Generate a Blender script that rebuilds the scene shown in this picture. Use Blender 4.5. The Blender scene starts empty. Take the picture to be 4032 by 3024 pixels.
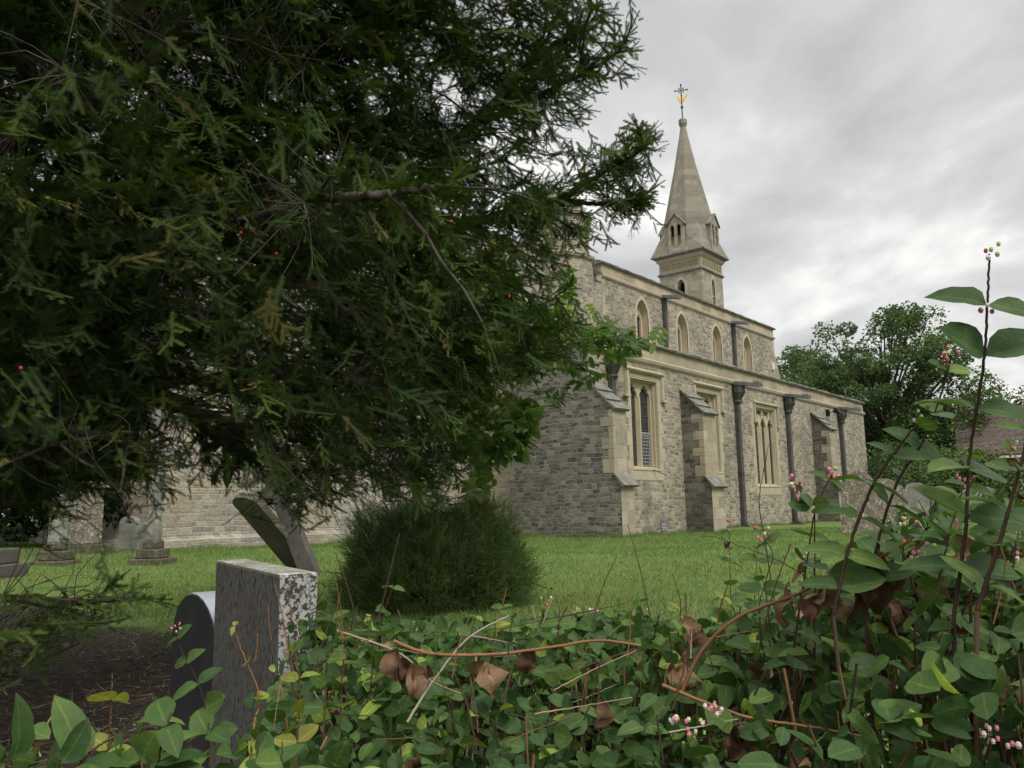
import bpy, bmesh, math, random
import numpy as np
from mathutils import Vector, Matrix
R = math.radians
rs = np.random.RandomState(11)
random.seed(5)
scene = bpy.context.scene

# ------------------------------------------------------------------ camera
CAM = np.array([-17.83, -12.10, 0.85])
PITCH, ROLL, YAW, FOC = 0.1496, -0.01937, 0.6904, 3199.6
def cam_axes():
    p, r, h = PITCH, ROLL, YAW
    fw = np.array([math.cos(p)*math.cos(h), math.cos(p)*math.sin(h), math.sin(p)])
    rt = np.array([math.sin(h), -math.cos(h), 0.0]); up = np.cross(rt, fw)
    x = rt*math.cos(r)+up*math.sin(r); u = -rt*math.sin(r)+up*math.cos(r)
    return x, u, fw
CX, CU, CF = cam_axes()
cd = bpy.data.cameras.new('camera'); cam = bpy.data.objects.new('camera', cd)
scene.collection.objects.link(cam)
cam.matrix_world = Matrix(((CX[0], CU[0], -CF[0], CAM[0]), (CX[1], CU[1], -CF[1], CAM[1]), (CX[2], CU[2], -CF[2], CAM[2]), (0, 0, 0, 1)))
cd.lens = FOC/4032*36; cd.sensor_width = 36; cd.clip_start = 0.05; cd.clip_end = 3000
scene.camera = cam

# ------------------------------------------------------------------ sky, sun, exposure
SUN_EL, SUN_AZ = 48, 250          # azimuth of the direction the light comes from, degrees from +X
world = bpy.data.worlds.new('World'); scene.world = world; world.use_nodes = True
nt = world.node_tree; nt.nodes.clear()
def N(nt, t, **kw):
    n = nt.nodes.new(t)
    for k, v in kw.items():
        if k in n.inputs.keys(): n.inputs[k].default_value = v
        else: setattr(n, k, v)
    return n
def L(nt, a, b): nt.links.new(a, b)
wo = N(nt, 'ShaderNodeOutputWorld'); bg = N(nt, 'ShaderNodeBackground'); bg.inputs['Strength'].default_value = 0.1
sky = N(nt, 'ShaderNodeTexSky'); sky.sky_type = 'NISHITA'; sky.sun_disc = False
sky.sun_elevation = R(SUN_EL); sky.sun_rotation = R(90-SUN_AZ)
tc = N(nt, 'ShaderNodeTexCoord'); sx = N(nt, 'ShaderNodeSeparateXYZ'); L(nt, tc.outputs['Generated'], sx.inputs[0])
za = N(nt, 'ShaderNodeMath', operation='ADD'); za.inputs[1].default_value = 0.22; L(nt, sx.outputs[2], za.inputs[0])
dx = N(nt, 'ShaderNodeMath', operation='DIVIDE'); L(nt, sx.outputs[0], dx.inputs[0]); L(nt, za.outputs[0], dx.inputs[1])
dy = N(nt, 'ShaderNodeMath', operation='DIVIDE'); L(nt, sx.outputs[1], dy.inputs[0]); L(nt, za.outputs[0], dy.inputs[1])
cb = N(nt, 'ShaderNodeCombineXYZ'); L(nt, dx.outputs[0], cb.inputs[0]); L(nt, dy.outputs[0], cb.inputs[1])
n1 = N(nt, 'ShaderNodeTexNoise'); n1.inputs['Scale'].default_value = 1.7; n1.inputs['Detail'].default_value = 7; n1.inputs['Roughness'].default_value = 0.52
n1.inputs['Distortion'].default_value = 0.35; L(nt, cb.outputs[0], n1.inputs['Vector'])
cr = N(nt, 'ShaderNodeValToRGB'); L(nt, n1.outputs[0], cr.inputs[0])
e = cr.color_ramp.elements; e[0].position = 0.36; e[0].color = (3.2, 3.2, 3.2, 1); e[1].position = 0.66; e[1].color = (7.0, 6.85, 6.5, 1)
m_ = e.new(0.50); m_.color = (4.4, 4.36, 4.26, 1)
mx = N(nt, 'ShaderNodeMix', data_type='RGBA'); mx.inputs[0].default_value = 0.93
# an overcast sky is brighter overhead than near the horizon
zr = N(nt, 'ShaderNodeMapRange'); zr.interpolation_type = 'SMOOTHSTEP'; L(nt, sx.outputs[2], zr.inputs[0])
zr.inputs[1].default_value = 0.55; zr.inputs[2].default_value = 1.0; zr.inputs[3].default_value = 1.0; zr.inputs[4].default_value = 2.6
cv = N(nt, 'ShaderNodeVectorMath', operation='SCALE'); L(nt, cr.outputs[0], cv.inputs[0]); L(nt, zr.outputs[0], cv.inputs['Scale'])
L(nt, sky.outputs[0], mx.inputs[6]); L(nt, cv.outputs[0], mx.inputs[7]); L(nt, mx.outputs[2], bg.inputs[0]); L(nt, bg.outputs[0], wo.inputs[0])
sd = bpy.data.lights.new('sun', 'SUN'); sd.energy = 1.5; sd.angle = R(20); sd.color = (1, 0.965, 0.91)
sun = bpy.data.objects.new('sun', sd); scene.collection.objects.link(sun)
sdir = Vector((math.cos(R(SUN_EL))*math.cos(R(SUN_AZ)), math.cos(R(SUN_EL))*math.sin(R(SUN_AZ)), math.sin(R(SUN_EL))))
sun.rotation_euler = sdir.to_track_quat('Z', 'Y').to_euler(); sun.location = (0, -30, 40)
scene.view_settings.view_transform = 'Standard'; scene.view_settings.look = 'None'
scene.view_settings.exposure = 0.79; scene.view_settings.gamma = 1; scene.view_settings.use_curve_mapping = False

# ------------------------------------------------------------------ helpers
S_ = 4032/2212
def ray(x, y):
    d = CX*((x*S_-2016)/FOC) - CU*((y*S_-1512)/FOC) + CF
    return d/np.linalg.norm(d)
def at(x, y, d): return CAM + ray(x, y)*d
def link(o, parent=None):
    scene.collection.objects.link(o)
    if parent is not None: o.parent = parent
    return o
def tag(o, label=None, cat=None, group=None, kind=None):
    if label: o['label'] = label
    if cat: o['category'] = cat
    if group: o['group'] = group
    if kind: o['kind'] = kind
    return o
def empty(name, label, cat, group=None, loc=(0, 0, 0)):
    o = bpy.data.objects.new(name, None); o.empty_display_size = 0.2; o.location = loc
    link(o); return tag(o, label, cat, group)
class MB:
    def __init__(s): s.v = []; s.f = []; s.m = []
    def quad(s, *p, m=0):
        i = len(s.v); s.v += [tuple(map(float, q)) for q in p]; s.f.append(tuple(range(i, i+len(p)))); s.m.append(m)
    def box(s, x0, x1, y0, y1, z0, z1, m=0):
        c = [(x, y, z) for z in (z0, z1) for y in (y0, y1) for x in (x0, x1)]
        i = len(s.v); s.v += c
        for q in ((0, 2, 3, 1), (4, 5, 7, 6), (0, 1, 5, 4), (2, 6, 7, 3), (0, 4, 6, 2), (1, 3, 7, 5)):
            s.f.append(tuple(i+k for k in q)); s.m.append(m)
    def prism(s, poly, fn, a, b, m=0, caps=True):
        """poly: list of (u,v); fn(u,v,w)->xyz; extruded from w=a to w=b"""
        n = len(poly); i = len(s.v)
        s.v += [tuple(fn(u, v, a)) for u, v in poly] + [tuple(fn(u, v, b)) for u, v in poly]
        if caps:
            s.f.append(tuple(range(i, i+n))); s.f.append(tuple(range(i+2*n-1, i+n-1, -1))); s.m += [m, m]
        for k in range(n):
            j = (k+1) % n; s.f.append((i+k, i+j, i+n+j, i+n+k)); s.m.append(m)
    def lathe(s, prof, c, seg=16, m=0, rot=0.0, caps=True):
        i = len(s.v); n = len(prof)
        for r, z in prof:
            for k in range(seg):
                a = rot+2*math.pi*k/seg; s.v.append((c[0]+r*math.cos(a), c[1]+r*math.sin(a), z))
        for j in range(n-1):
            for k in range(seg):
                k2 = (k+1) % seg
                s.f.append((i+j*seg+k, i+j*seg+k2, i+(j+1)*seg+k2, i+(j+1)*seg+k)); s.m.append(m)
        if caps:
            s.f.append(tuple(i+k for k in range(seg-1, -1, -1))); s.m.append(m)
            s.f.append(tuple(i+(n-1)*seg+k for k in range(seg))); s.m.append(m)
    def tube(s, pts, rad, seg=6, m=0):
        pts = [Vector(p) for p in pts]; n = len(pts); i = len(s.v)
        if not hasattr(rad, '__len__'): rad = [rad]*n
        for k, p in enumerate(pts):
            t = (pts[min(k+1, n-1)]-pts[max(k-1, 0)]).normalized()
            a = t.cross(Vector((0.31, 0.17, 1)) if abs(t.z) < .9 else Vector((1, 0.2, 0))).normalized(); b = t.cross(a)
            for q in range(seg):
                w = 2*math.pi*q/seg; s.v.append(tuple(p+(a*math.cos(w)+b*math.sin(w))*rad[k]))
        for k in range(n-1):
            for q in range(seg):
                q2 = (q+1) % seg; s.f.append((i+k*seg+q, i+k*seg+q2, i+(k+1)*seg+q2, i+(k+1)*seg+q)); s.m.append(m)
        s.f.append(tuple(i+q for q in range(seg-1, -1, -1))); s.m.append(m)
        s.f.append(tuple(i+(n-1)*seg+q for q in range(seg))); s.m.append(m)
    def build(s, name, mats, parent=None, smooth=False, recalc=True, bevel=0, loc=None):
        me = bpy.data.meshes.new(name)
        if not isinstance(mats, (list, tuple)): mats = [mats]
        for mt in mats: me.materials.append(mt)
        v = s.v
        if loc is not None: v = [(a-loc[0], b-loc[1], c-loc[2]) for a, b, c in v]
        me.from_pydata(v, [], s.f); me.polygons.foreach_set('material_index', s.m)
        if recalc:
            bm = bmesh.new(); bm.from_mesh(me); bmesh.ops.remove_doubles(bm, verts=bm.verts, dist=1e-5)
            bmesh.ops.recalc_face_normals(bm, faces=bm.faces); bm.to_mesh(me); bm.free()
        if smooth: me.polygons.foreach_set('use_smooth', [True]*len(me.polygons))
        me.update()
        o = bpy.data.objects.new(name, me); link(o, parent)
        if loc is not None: o.location = loc
        if bevel:
            b = o.modifiers.new('bevel', 'BEVEL'); b.width = bevel; b.segments = 2; b.limit_method = 'ANGLE'; b.angle_limit = R(35)
        return o

# ------------------------------------------------------------------ materials
def newmat(name, rough=0.85):
    m = bpy.data.materials.new(name); m.use_nodes = True
    b = m.node_tree.nodes['Principled BSDF']; b.inputs['Roughness'].default_value = rough
    b.inputs['Specular IOR Level'].default_value = 0.25
    return m, m.node_tree, b
def ramp(nt, src, stops):
    r = N(nt, 'ShaderNodeValToRGB'); L(nt, src, r.inputs[0]); e = r.color_ramp.elements
    e[0].position = stops[0][0]; e[0].color = (*stops[0][1], 1); e[1].position = stops[-1][0]; e[1].color = (*stops[-1][1], 1)
    for p, c in stops[1:-1]: q = e.new(p); q.color = (*c, 1)
    return r.outputs[0]
def noise(nt, vec, scale, detail=4, rough=0.6, dist=0.0):
    n = N(nt, 'ShaderNodeTexNoise'); n.inputs['Scale'].default_value = scale; n.inputs['Detail'].default_value = detail
    n.inputs['Roughness'].default_value = rough; n.inputs['Distortion'].default_value = dist
    if vec is not None: L(nt, vec, n.inputs['Vector'])
    return n
def maths(nt, op, a, b=None, c=None, clamp=False):
    n = N(nt, 'ShaderNodeMath', operation=op); n.use_clamp = clamp
    for i, q in enumerate((a, b, c)):
        if q is None: continue
        if isinstance(q, (int, float)): n.inputs[i].default_value = q
        else: L(nt, q, n.inputs[i])
    return n.outputs[0]
def mixc(nt, fac, a, b, mode='MIX'):
    n = N(nt, 'ShaderNodeMix', data_type='RGBA', blend_type=mode)
    for i, q in ((0, fac), (6, a), (7, b)):
        if isinstance(q, (int, float)): n.inputs[i].default_value = q
        elif isinstance(q, tuple): n.inputs[i].default_value = (*q, 1)
        else: L(nt, q, n.inputs[i])
    return n.outputs[2]
def pos(nt): return N(nt, 'ShaderNodeNewGeometry').outputs['Position']
def smooth(nt, v, a, b):
    n = N(nt, 'ShaderNodeMapRange'); n.interpolation_type = 'SMOOTHSTEP'; L(nt, v, n.inputs[0])
    n.inputs[1].default_value = a; n.inputs[2].default_value = b; return n.outputs[0]
def bump(nt, b, h, s=0.5, d=0.02):
    n = N(nt, 'ShaderNodeBump'); n.inputs['Strength'].default_value = s; n.inputs['Distance'].default_value = d
    L(nt, h, n.inputs['Height']); L(nt, n.outputs[0], b.inputs['Normal'])

def masonry(name, cols, mortar, bw=0.34, bh=0.15, ms=0.014, dirt=0.5, dirtcol=(0.09, 0.085, 0.075), lichen=0.35, wob=0.035, bstr=0.9, patch=None, pfac=0.5, spots=(0.42, 0.41, 0.37), ymix=None):
    """coursed rubble: cols are five stone colours"""
    m, nt, b = newmat(name, 0.92)
    p = pos(nt); s = N(nt, 'ShaderNodeSeparateXYZ'); L(nt, p, s.inputs[0])
    u = maths(nt, 'ADD', s.outputs[0], s.outputs[1])
    w1 = noise(nt, p, 0.9, 3); w2 = noise(nt, p, 5.0, 3)
    wz = maths(nt, 'ADD', maths(nt, 'MULTIPLY', maths(nt, 'SUBTRACT', w1.outputs[0], 0.5), wob*6), maths(nt, 'MULTIPLY', maths(nt, 'SUBTRACT', w2.outputs[0], 0.5), wob*1.7))
    v = maths(nt, 'ADD', s.outputs[2], wz)
    # uneven course heights and stone lengths
    v2 = maths(nt, 'ADD', v, maths(nt, 'MULTIPLY', maths(nt, 'SINE', maths(nt, 'MULTIPLY', s.outputs[2], 7.3)), 0.028))
    row = maths(nt, 'FLOOR', maths(nt, 'DIVIDE', v2, bh))
    cbr = N(nt, 'ShaderNodeCombineXYZ'); L(nt, maths(nt, 'MULTIPLY', u, 1.9), cbr.inputs[0]); L(nt, maths(nt, 'MULTIPLY', row, 3.7), cbr.inputs[1])
    wr = noise(nt, cbr.outputs[0], 1.0, 1)
    u2 = maths(nt, 'ADD', maths(nt, 'ADD', u, maths(nt, 'MULTIPLY', wr.outputs[0], 0.42)), maths(nt, 'MULTIPLY', w2.outputs[0], wob*2))
    cb = N(nt, 'ShaderNodeCombineXYZ'); L(nt, u2, cb.inputs[0]); L(nt, v2, cb.inputs[1])
    br = N(nt, 'ShaderNodeTexBrick'); L(nt, cb.outputs[0], br.inputs['Vector'])
    br.inputs['Color1'].default_value = (0, 0, 0, 1); br.inputs['Color2'].default_value = (1, 1, 1, 1); br.inputs['Mortar'].default_value = (0.5, 0.5, 0.5, 1)
    br.inputs['Scale'].default_value = 1; br.inputs['Mortar Size'].default_value = ms; br.inputs['Mortar Smooth'].default_value = 0.6
    br.inputs['Bias'].default_value = 0; br.inputs['Brick Width'].default_value = bw; br.inputs['Row Height'].default_value = bh
    br.offset = 0.5; br.squash = 0.7; br.squash_frequency = 3
    stone = ramp(nt, br.outputs['Color'], [(i/(len(cols)-1)*0.96+0.02, c) for i, c in enumerate(cols)])
    fine = noise(nt, p, 22, 6, 0.7); med = noise(nt, p, 3.1, 5, 0.65, 0.6); big = noise(nt, p, 0.55, 5, 0.6, 0.8)
    stone = mixc(nt, 0.75, stone, ramp(nt, fine.outputs[0], [(0.28, (0.45, 0.44, 0.42)), (0.5, (0.95, 0.95, 0.95)), (0.72, (1.4, 1.38, 1.33))]), 'MULTIPLY')
    col = mixc(nt, maths(nt, 'MULTIPLY', br.outputs['Fac'], 0.9), stone, mortar)
    if patch is not None:
        pf = smooth(nt, noise(nt, p, 0.42, 3, 0.5, 0.3).outputs[0], 0.5, 0.62)
        col = mixc(nt, maths(nt, 'MULTIPLY', pf, pfac), col, mixc(nt, 0.8, patch, ramp(nt, fine.outputs[0], [(0.3, (0.55, 0.55, 0.55)), (0.7, (1.3, 1.3, 1.3))]), 'MULTIPLY'))
    if ymix:
        yf = smooth(nt, maths(nt, 'ADD', s.outputs[1], maths(nt, 'MULTIPLY', maths(nt, 'SUBTRACT', med.outputs[0], 0.5), 2.2)), ymix[0], ymix[1])
        col = mixc(nt, maths(nt, 'MULTIPLY', yf, 0.8), col, mixc(nt, 1.0, ymix[2], ramp(nt, br.outputs['Color'], [(0.0, (0.75, 0.75, 0.75)), (1.0, (1.2, 1.2, 1.2))]), 'MULTIPLY'))
        dirt = maths(nt, 'MULTIPLY', maths(nt, 'SUBTRACT', 1.0, yf), dirt)
    df = maths(nt, 'MULTIPLY', smooth(nt, maths(nt, 'ADD', maths(nt, 'MULTIPLY', big.outputs[0], 0.6), maths(nt, 'MULTIPLY', med.outputs[0], 0.5)), 0.5, 0.72), dirt)
    col = mixc(nt, df, col, dirtcol)
    vo = N(nt, 'ShaderNodeTexVoronoi'); vo.inputs['Scale'].default_value = 16; L(nt, p, vo.inputs['Vector'])
    lf = maths(nt, 'MULTIPLY', smooth(nt, maths(nt, 'SUBTRACT', maths(nt, 'MULTIPLY', med.outputs[0], 0.62), vo.outputs['Distance']), -0.02, 0.12), lichen)
    col = mixc(nt, lf, col, spots)
    fk = smooth(nt, noise(nt, p, 38, 3, 0.8).outputs[0], 0.6, 0.7)
    col = mixc(nt, maths(nt, 'MULTIPLY', fk, lichen*1.2, clamp=True), col, spots)
    L(nt, col, b.inputs['Base Color'])
    h = maths(nt, 'ADD', maths(nt, 'MULTIPLY', maths(nt, 'SUBTRACT', 1.0, br.outputs['Fac']), 0.7), maths(nt, 'MULTIPLY', fine.outputs[0], 0.9))
    bump(nt, b, h, bstr, 0.03)
    return m
def blotch(name, a, bcol, c=None, s1=3, s2=18, rough=0.9, bs=0.4, lichen=0.0, lcol=(0.45, 0.45, 0.42), blocks=0.0):
    m, nt, b = newmat(name, rough); p = pos(nt)
    n1 = noise(nt, p, s1, 5, 0.65, 0.4); n2 = noise(nt, p, s2, 6, 0.7)
    col = mixc(nt, smooth(nt, n1.outputs[0], 0.35, 0.65), a, bcol)
    if c: col = mixc(nt, smooth(nt, n2.outputs[0], 0.5, 0.68), col, c)
    if blocks:
        s = N(nt, 'ShaderNodeSeparateXYZ'); L(nt, p, s.inputs[0]); cb = N(nt, 'ShaderNodeCombineXYZ')
        L(nt, maths(nt, 'ADD', s.outputs[0], s.outputs[1]), cb.inputs[0]); L(nt, s.outputs[2], cb.inputs[1])
        br = N(nt, 'ShaderNodeTexBrick'); L(nt, cb.outputs[0], br.inputs['Vector']); br.inputs['Scale'].default_value = 1
        br.inputs['Brick Width'].default_value = blocks; br.inputs['Row Height'].default_value = blocks*0.55; br.inputs['Mortar Size'].default_value = 0.006
        br.inputs['Color1'].default_value = (0.72, 0.70, 0.68, 1); br.inputs['Color2'].default_value = (1.18, 1.15, 1.08, 1); br.inputs['Mortar'].default_value = (0.6, 0.58, 0.55, 1)
        col = mixc(nt, 0.9, col, br.outputs['Color'], 'MULTIPLY')
    if lichen:
        l = smooth(nt, maths(nt, 'ADD', maths(nt, 'MULTIPLY', n2.outputs[0], 0.7), maths(nt, 'MULTIPLY', n1.outputs[0], 0.3)), 0.53, 0.58)
        col = mixc(nt, maths(nt, 'MULTIPLY', l, lichen), col, lcol)
    col = mixc(nt, 0.5, col, ramp(nt, n2.outputs[0], [(0.3, (0.6, 0.6, 0.6)), (0.7, (1.3, 1.3, 1.3))]), 'MULTIPLY')
    L(nt, col, b.inputs['Base Color']); bump(nt, b, n2.outputs[0], bs, 0.012)
    return m
def leafmat(name, stops, rough=0.55, trans=0.25, sc=1.5, rib=False):
    """stops over the per-leaf 'tint' attribute"""
    m, nt, b = newmat(name, rough); b.inputs['Specular IOR Level'].default_value = 0.18
    a = N(nt, 'ShaderNodeAttribute'); a.attribute_name = 'tint'
    col = ramp(nt, a.outputs['Fac'], stops)
    n = noise(nt, pos(nt), sc, 4, 0.6)
    col = mixc(nt, 0.8, col, ramp(nt, n.outputs[0], [(0.3, (0.55, 0.6, 0.6)), (0.7, (1.35, 1.3, 1.25))]), 'MULTIPLY')
    if rib:
        a2 = N(nt, 'ShaderNodeAttribute'); a2.attribute_name = 'rib'; rf = smooth(nt, a2.outputs['Fac'], 0.86, 0.97)
        col = mixc(nt, maths(nt, 'MULTIPLY', rf, 0.55), col, mixc(nt, 1.0, col, (2.0, 1.8, 1.6), 'MULTIPLY'))
        sp = smooth(nt, noise(nt, pos(nt), 160, 3, 0.7).outputs[0], 0.62, 0.68); col = mixc(nt, maths(nt, 'MULTIPLY', sp, 0.5), col, (0.09, 0.06, 0.03))
        bump(nt, b, noise(nt, pos(nt), 220, 3, 0.6).outputs[0], 0.5, 0.002)
    L(nt, col, b.inputs['Base Color'])
    if trans:
        t = N(nt, 'ShaderNodeBsdfTranslucent'); L(nt, mixc(nt, 1.0, col, (1.5, 1.7, 0.8), 'MULTIPLY'), t.inputs[0])
        mx = N(nt, 'ShaderNodeMixShader'); mx.inputs[0].default_value = trans
        L(nt, b.outputs[0], mx.inputs[1]); L(nt, t.outputs[0], mx.inputs[2])
        L(nt, mx.outputs[0], nt.nodes['Material Output'].inputs[0])
    return m
M = {}
M['south'] = masonry('south_wall_stone', [(0.155, 0.135, 0.10), (0.27, 0.24, 0.18), (0.35, 0.305, 0.225), (0.45, 0.39, 0.285), (0.21, 0.185, 0.14)], (0.46, 0.43, 0.35), bw=0.25, bh=0.11, ms=0.012, wob=0.045, dirt=0.62, dirtcol=(0.105, 0.095, 0.078), lichen=0.55)
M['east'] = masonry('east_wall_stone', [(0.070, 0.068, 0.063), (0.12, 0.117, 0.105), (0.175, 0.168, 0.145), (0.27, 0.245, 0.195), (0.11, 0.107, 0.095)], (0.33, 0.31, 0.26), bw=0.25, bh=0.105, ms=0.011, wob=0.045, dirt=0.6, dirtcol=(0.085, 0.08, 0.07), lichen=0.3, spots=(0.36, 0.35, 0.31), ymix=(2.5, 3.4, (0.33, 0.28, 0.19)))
M['buttress_side'] = masonry('dark_buttress_stone', [(0.07, 0.065, 0.055), (0.11, 0.10, 0.085), (0.15, 0.135, 0.11), (0.22, 0.195, 0.15), (0.10, 0.09, 0.075)], (0.26, 0.24, 0.19), bw=0.32, bh=0.13, ms=0.010, dirt=0.75, dirtcol=(0.07, 0.065, 0.055), lichen=0.3)  # darker masonry for the buttress sides than for their fronts
M['chancel'] = masonry('chancel_rubble', [(0.22, 0.20, 0.17), (0.32, 0.30, 0.25), (0.42, 0.39, 0.33), (0.36, 0.31, 0.22), (0.20, 0.18, 0.15)], (0.46, 0.44, 0.38), bw=0.27, bh=0.105, ms=0.012, wob=0.012, dirt=0.6, dirtcol=(0.19, 0.16, 0.13), lichen=0.55, patch=(0.42, 0.33, 0.2), pfac=0.4)
M['tower'] = masonry('tower_stone', [(0.27, 0.24, 0.19), (0.33, 0.30, 0.23), (0.38, 0.34, 0.26), (0.42, 0.38, 0.28), (0.29, 0.26, 0.2)], (0.36, 0.33, 0.27), bw=0.5, bh=0.19, ms=0.008, dirt=0.35, dirtcol=(0.2, 0.18, 0.15), lichen=0.15)
M['spire'] = masonry('spire_stone', [(0.20, 0.18, 0.145), (0.24, 0.215, 0.17), (0.27, 0.245, 0.19), (0.30, 0.27, 0.21), (0.22, 0.195, 0.155)], (0.26, 0.235, 0.19), bw=0.6, bh=0.33, ms=0.006, dirt=0.5, dirtcol=(0.16, 0.145, 0.12), lichen=0.3, wob=0.01)
M['ashlar'] = blotch('dressed_limestone', (0.46, 0.40, 0.29), (0.38, 0.34, 0.26), (0.30, 0.27, 0.22), s1=1.7, s2=14, blocks=0.0)
M['ashlar_blocks'] = blotch('parapet_limestone', (0.46, 0.39, 0.27), (0.34, 0.31, 0.25), (0.24, 0.22, 0.19), s1=1.3, s2=9, blocks=0.75)
M['quoin'] = blotch('weathered_quoin', (0.42, 0.37, 0.27), (0.31, 0.28, 0.22), (0.2, 0.185, 0.16), s1=1.9, s2=11, blocks=0.62, lichen=0.3)
M['window_stone'] = blotch('window_limestone', (0.52, 0.44, 0.29), (0.43, 0.37, 0.27), (0.36, 0.31, 0.23), s1=1.2, s2=20)
M['coping'] = blotch('mossy_coping', (0.13, 0.12, 0.10), (0.19, 0.18, 0.15), (0.07, 0.06, 0.045), s1=4, s2=20, bs=1.0, lichen=0.4, lcol=(0.3, 0.3, 0.26))
M['weathering'] = blotch('weathering_slab_stone', (0.15, 0.145, 0.13), (0.22, 0.21, 0.18), (0.10, 0.095, 0.085), s1=4, s2=22, bs=0.8, lichen=0.35, lcol=(0.36, 0.36, 0.32))
M['lead'] = blotch('lead', (0.060, 0.059, 0.056), (0.095, 0.092, 0.086), (0.042, 0.041, 0.038), s1=2, s2=12, rough=0.6, bs=0.1)
M['lead_light'] = blotch('bright_lead', (0.13, 0.145, 0.165), (0.18, 0.20, 0.22), (0.09, 0.10, 0.115), s1=5, s2=18, rough=0.55, bs=0.2)
M['roof_lead'] = blotch('roof_lead_sheet', (0.2, 0.2, 0.2), (0.26, 0.26, 0.26), s1=2, s2=10, rough=0.6)
M['iron'] = blotch('dark_iron', (0.05, 0.05, 0.05), (0.09, 0.085, 0.08), s1=8, s2=40, rough=0.6)
mg, ntg, bgd = newmat('gilding', 0.35); bgd.inputs['Base Color'].default_value = (0.85, 0.52, 0.12, 1); bgd.inputs['Metallic'].default_value = 0.4; M['gold'] = mg
mg, ntg, bgd = newmat('dark_glass', 0.12); bgd.inputs['Specular IOR Level'].default_value = 0.6
nn = noise(ntg, pos(ntg), 7, 2); L(ntg, ramp(ntg, nn.outputs[0], [(0.3, (0.010, 0.012, 0.012)), (0.7, (0.035, 0.04, 0.04))]), bgd.inputs['Base Color']); bump(ntg, bgd, nn.outputs[0], 0.25, 0.02); M['glass'] = mg
mg, ntg, bgd = newmat('painted_darkness', 0.95); bgd.inputs['Base Color'].default_value = (0.012, 0.012, 0.012, 1); M['dark'] = mg  # near-black colour standing in for the shade inside tower and lucarnes
mg, ntg, bgd = newmat('lead_came', 0.6); bgd.inputs['Base Color'].default_value = (0.10, 0.105, 0.11, 1); M['came'] = mg
mg, ntg, bgd = newmat('pale_guard_wire', 0.6); bgd.inputs['Base Color'].default_value = (0.38, 0.40, 0.42, 1); M['guard'] = mg
mg, ntg, bgd = newmat('white_plastic', 0.5); bgd.inputs['Base Color'].default_value = (0.62, 0.62, 0.6, 1); M['white'] = mg
mg, ntg, bgd = newmat('black_plastic', 0.4); bgd.inputs['Base Color'].default_value = (0.015, 0.015, 0.017, 1); M['black'] = mg

# ------------------------------------------------------------------ church
church = empty('church', 'grey limestone village church with square spire tower, clerestory and buttressed aisle', 'church')
PS = lambda y: (lambda u, v, w: (u, y+w, v))          # south facing plane: u=x, w goes inwards
PE = lambda x: (lambda u, v, w: (x+w, u, v))          # east facing plane: u=y, w goes inwards
def arch_pts(c, hw, zs, za, n=10, cusps=0, cd_=0.06):
    """pointed arch from left springing to right springing"""
    H = za-zs; Rr = (hw*hw+H*H)/(2*hw); out = []
    for side in (-1, 1):
        a0 = 0; a1 = math.asin(min(1, H/Rr)); seq = []
        for k in range(n+1):
            a = a1*k/n; x = Rr-Rr*math.cos(a); seq.append((c+side*(hw-x), zs+Rr*math.sin(a)))
        out += seq if side < 0 else seq[::-1][1:]
    if cusps:
        res = []; m = len(out)-1; fc = (c, zs+H*0.25)
        for k, (x, z) in enumerate(out):
            t = k/m; s = sum(math.exp(-((t-q)/0.045)**2) for q in cusps)
            dxx, dz = fc[0]-x, fc[1]-z; l = math.hypot(dxx, dz); res.append((x+dxx/l*cd_*s, z+dz/l*cd_*s))
        out = res
    return out
def panel(mb, fn, u0, u1, v0, v1, holes, depth, m=0, mr=1, back=False):
    """wall face with openings; holes: (a,b,c,d,arch_springing or None); reveals of given depth"""
    cur = u0
    for (a, b, c, d, sp) in sorted(holes):
        if a > cur: mb.quad(fn(cur, v0, 0), fn(a, v0, 0), fn(a, v1, 0), fn(cur, v1, 0), m=m)
        if c > v0: mb.quad(fn(a, v0, 0), fn(b, v0, 0), fn(b, c, 0), fn(a, c, 0), m=m)
        if sp is None: top = [(a, d), (b, d)]
        else: top = arch_pts((a+b)/2, (b-a)/2, sp, d, 8)
        poly = top + [(b, v1), (a, v1)]
        mb.quad(*[fn(p, q, 0) for p, q in poly], m=m)
        ring = [(a, c)] + (top if sp is not None else top) + [(b, c)]
        for (p, q), (p2, q2) in zip(ring, ring[1:]+ring[:1]):
            mb.quad(fn(p, q, 0), fn(p2, q2, 0), fn(p2, q2, depth), fn(p, q, depth), m=mr)
        cur = b
    if cur < u1: mb.quad(fn(cur, v0, 0), fn(u1, v0, 0), fn(u1, v1, 0), fn(cur, v1, 0), m=m)

GZ = -0.25
# aisle: walls
w = MB()
w1h = (2.13, 3.70, 1.87, 4.50, None); w2h = (6.24, 7.81, 1.87, 4.50, None); w3h = (10.72, 12.72, 1.44, 4.36, None)
panel(w, PS(0), 0, 24, GZ, 5.0, [w1h, w2h, w3h], 0.6, 0, 1)
w.quad((24, 0, GZ), (24, 4.3, GZ), (24, 4.3, 5.0), (24, 0, 5.0), m=0)
w.build('aisle_wall', [M['south'], M['window_stone']], church, recalc=False)
w = MB(); w.quad((0, 0, GZ), (0, 4.3, GZ), (0, 4.3, 6.3), (0, 0, 5.0), m=0)
w.build('aisle_end_wall', [M['east']], church, recalc=False)
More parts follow.
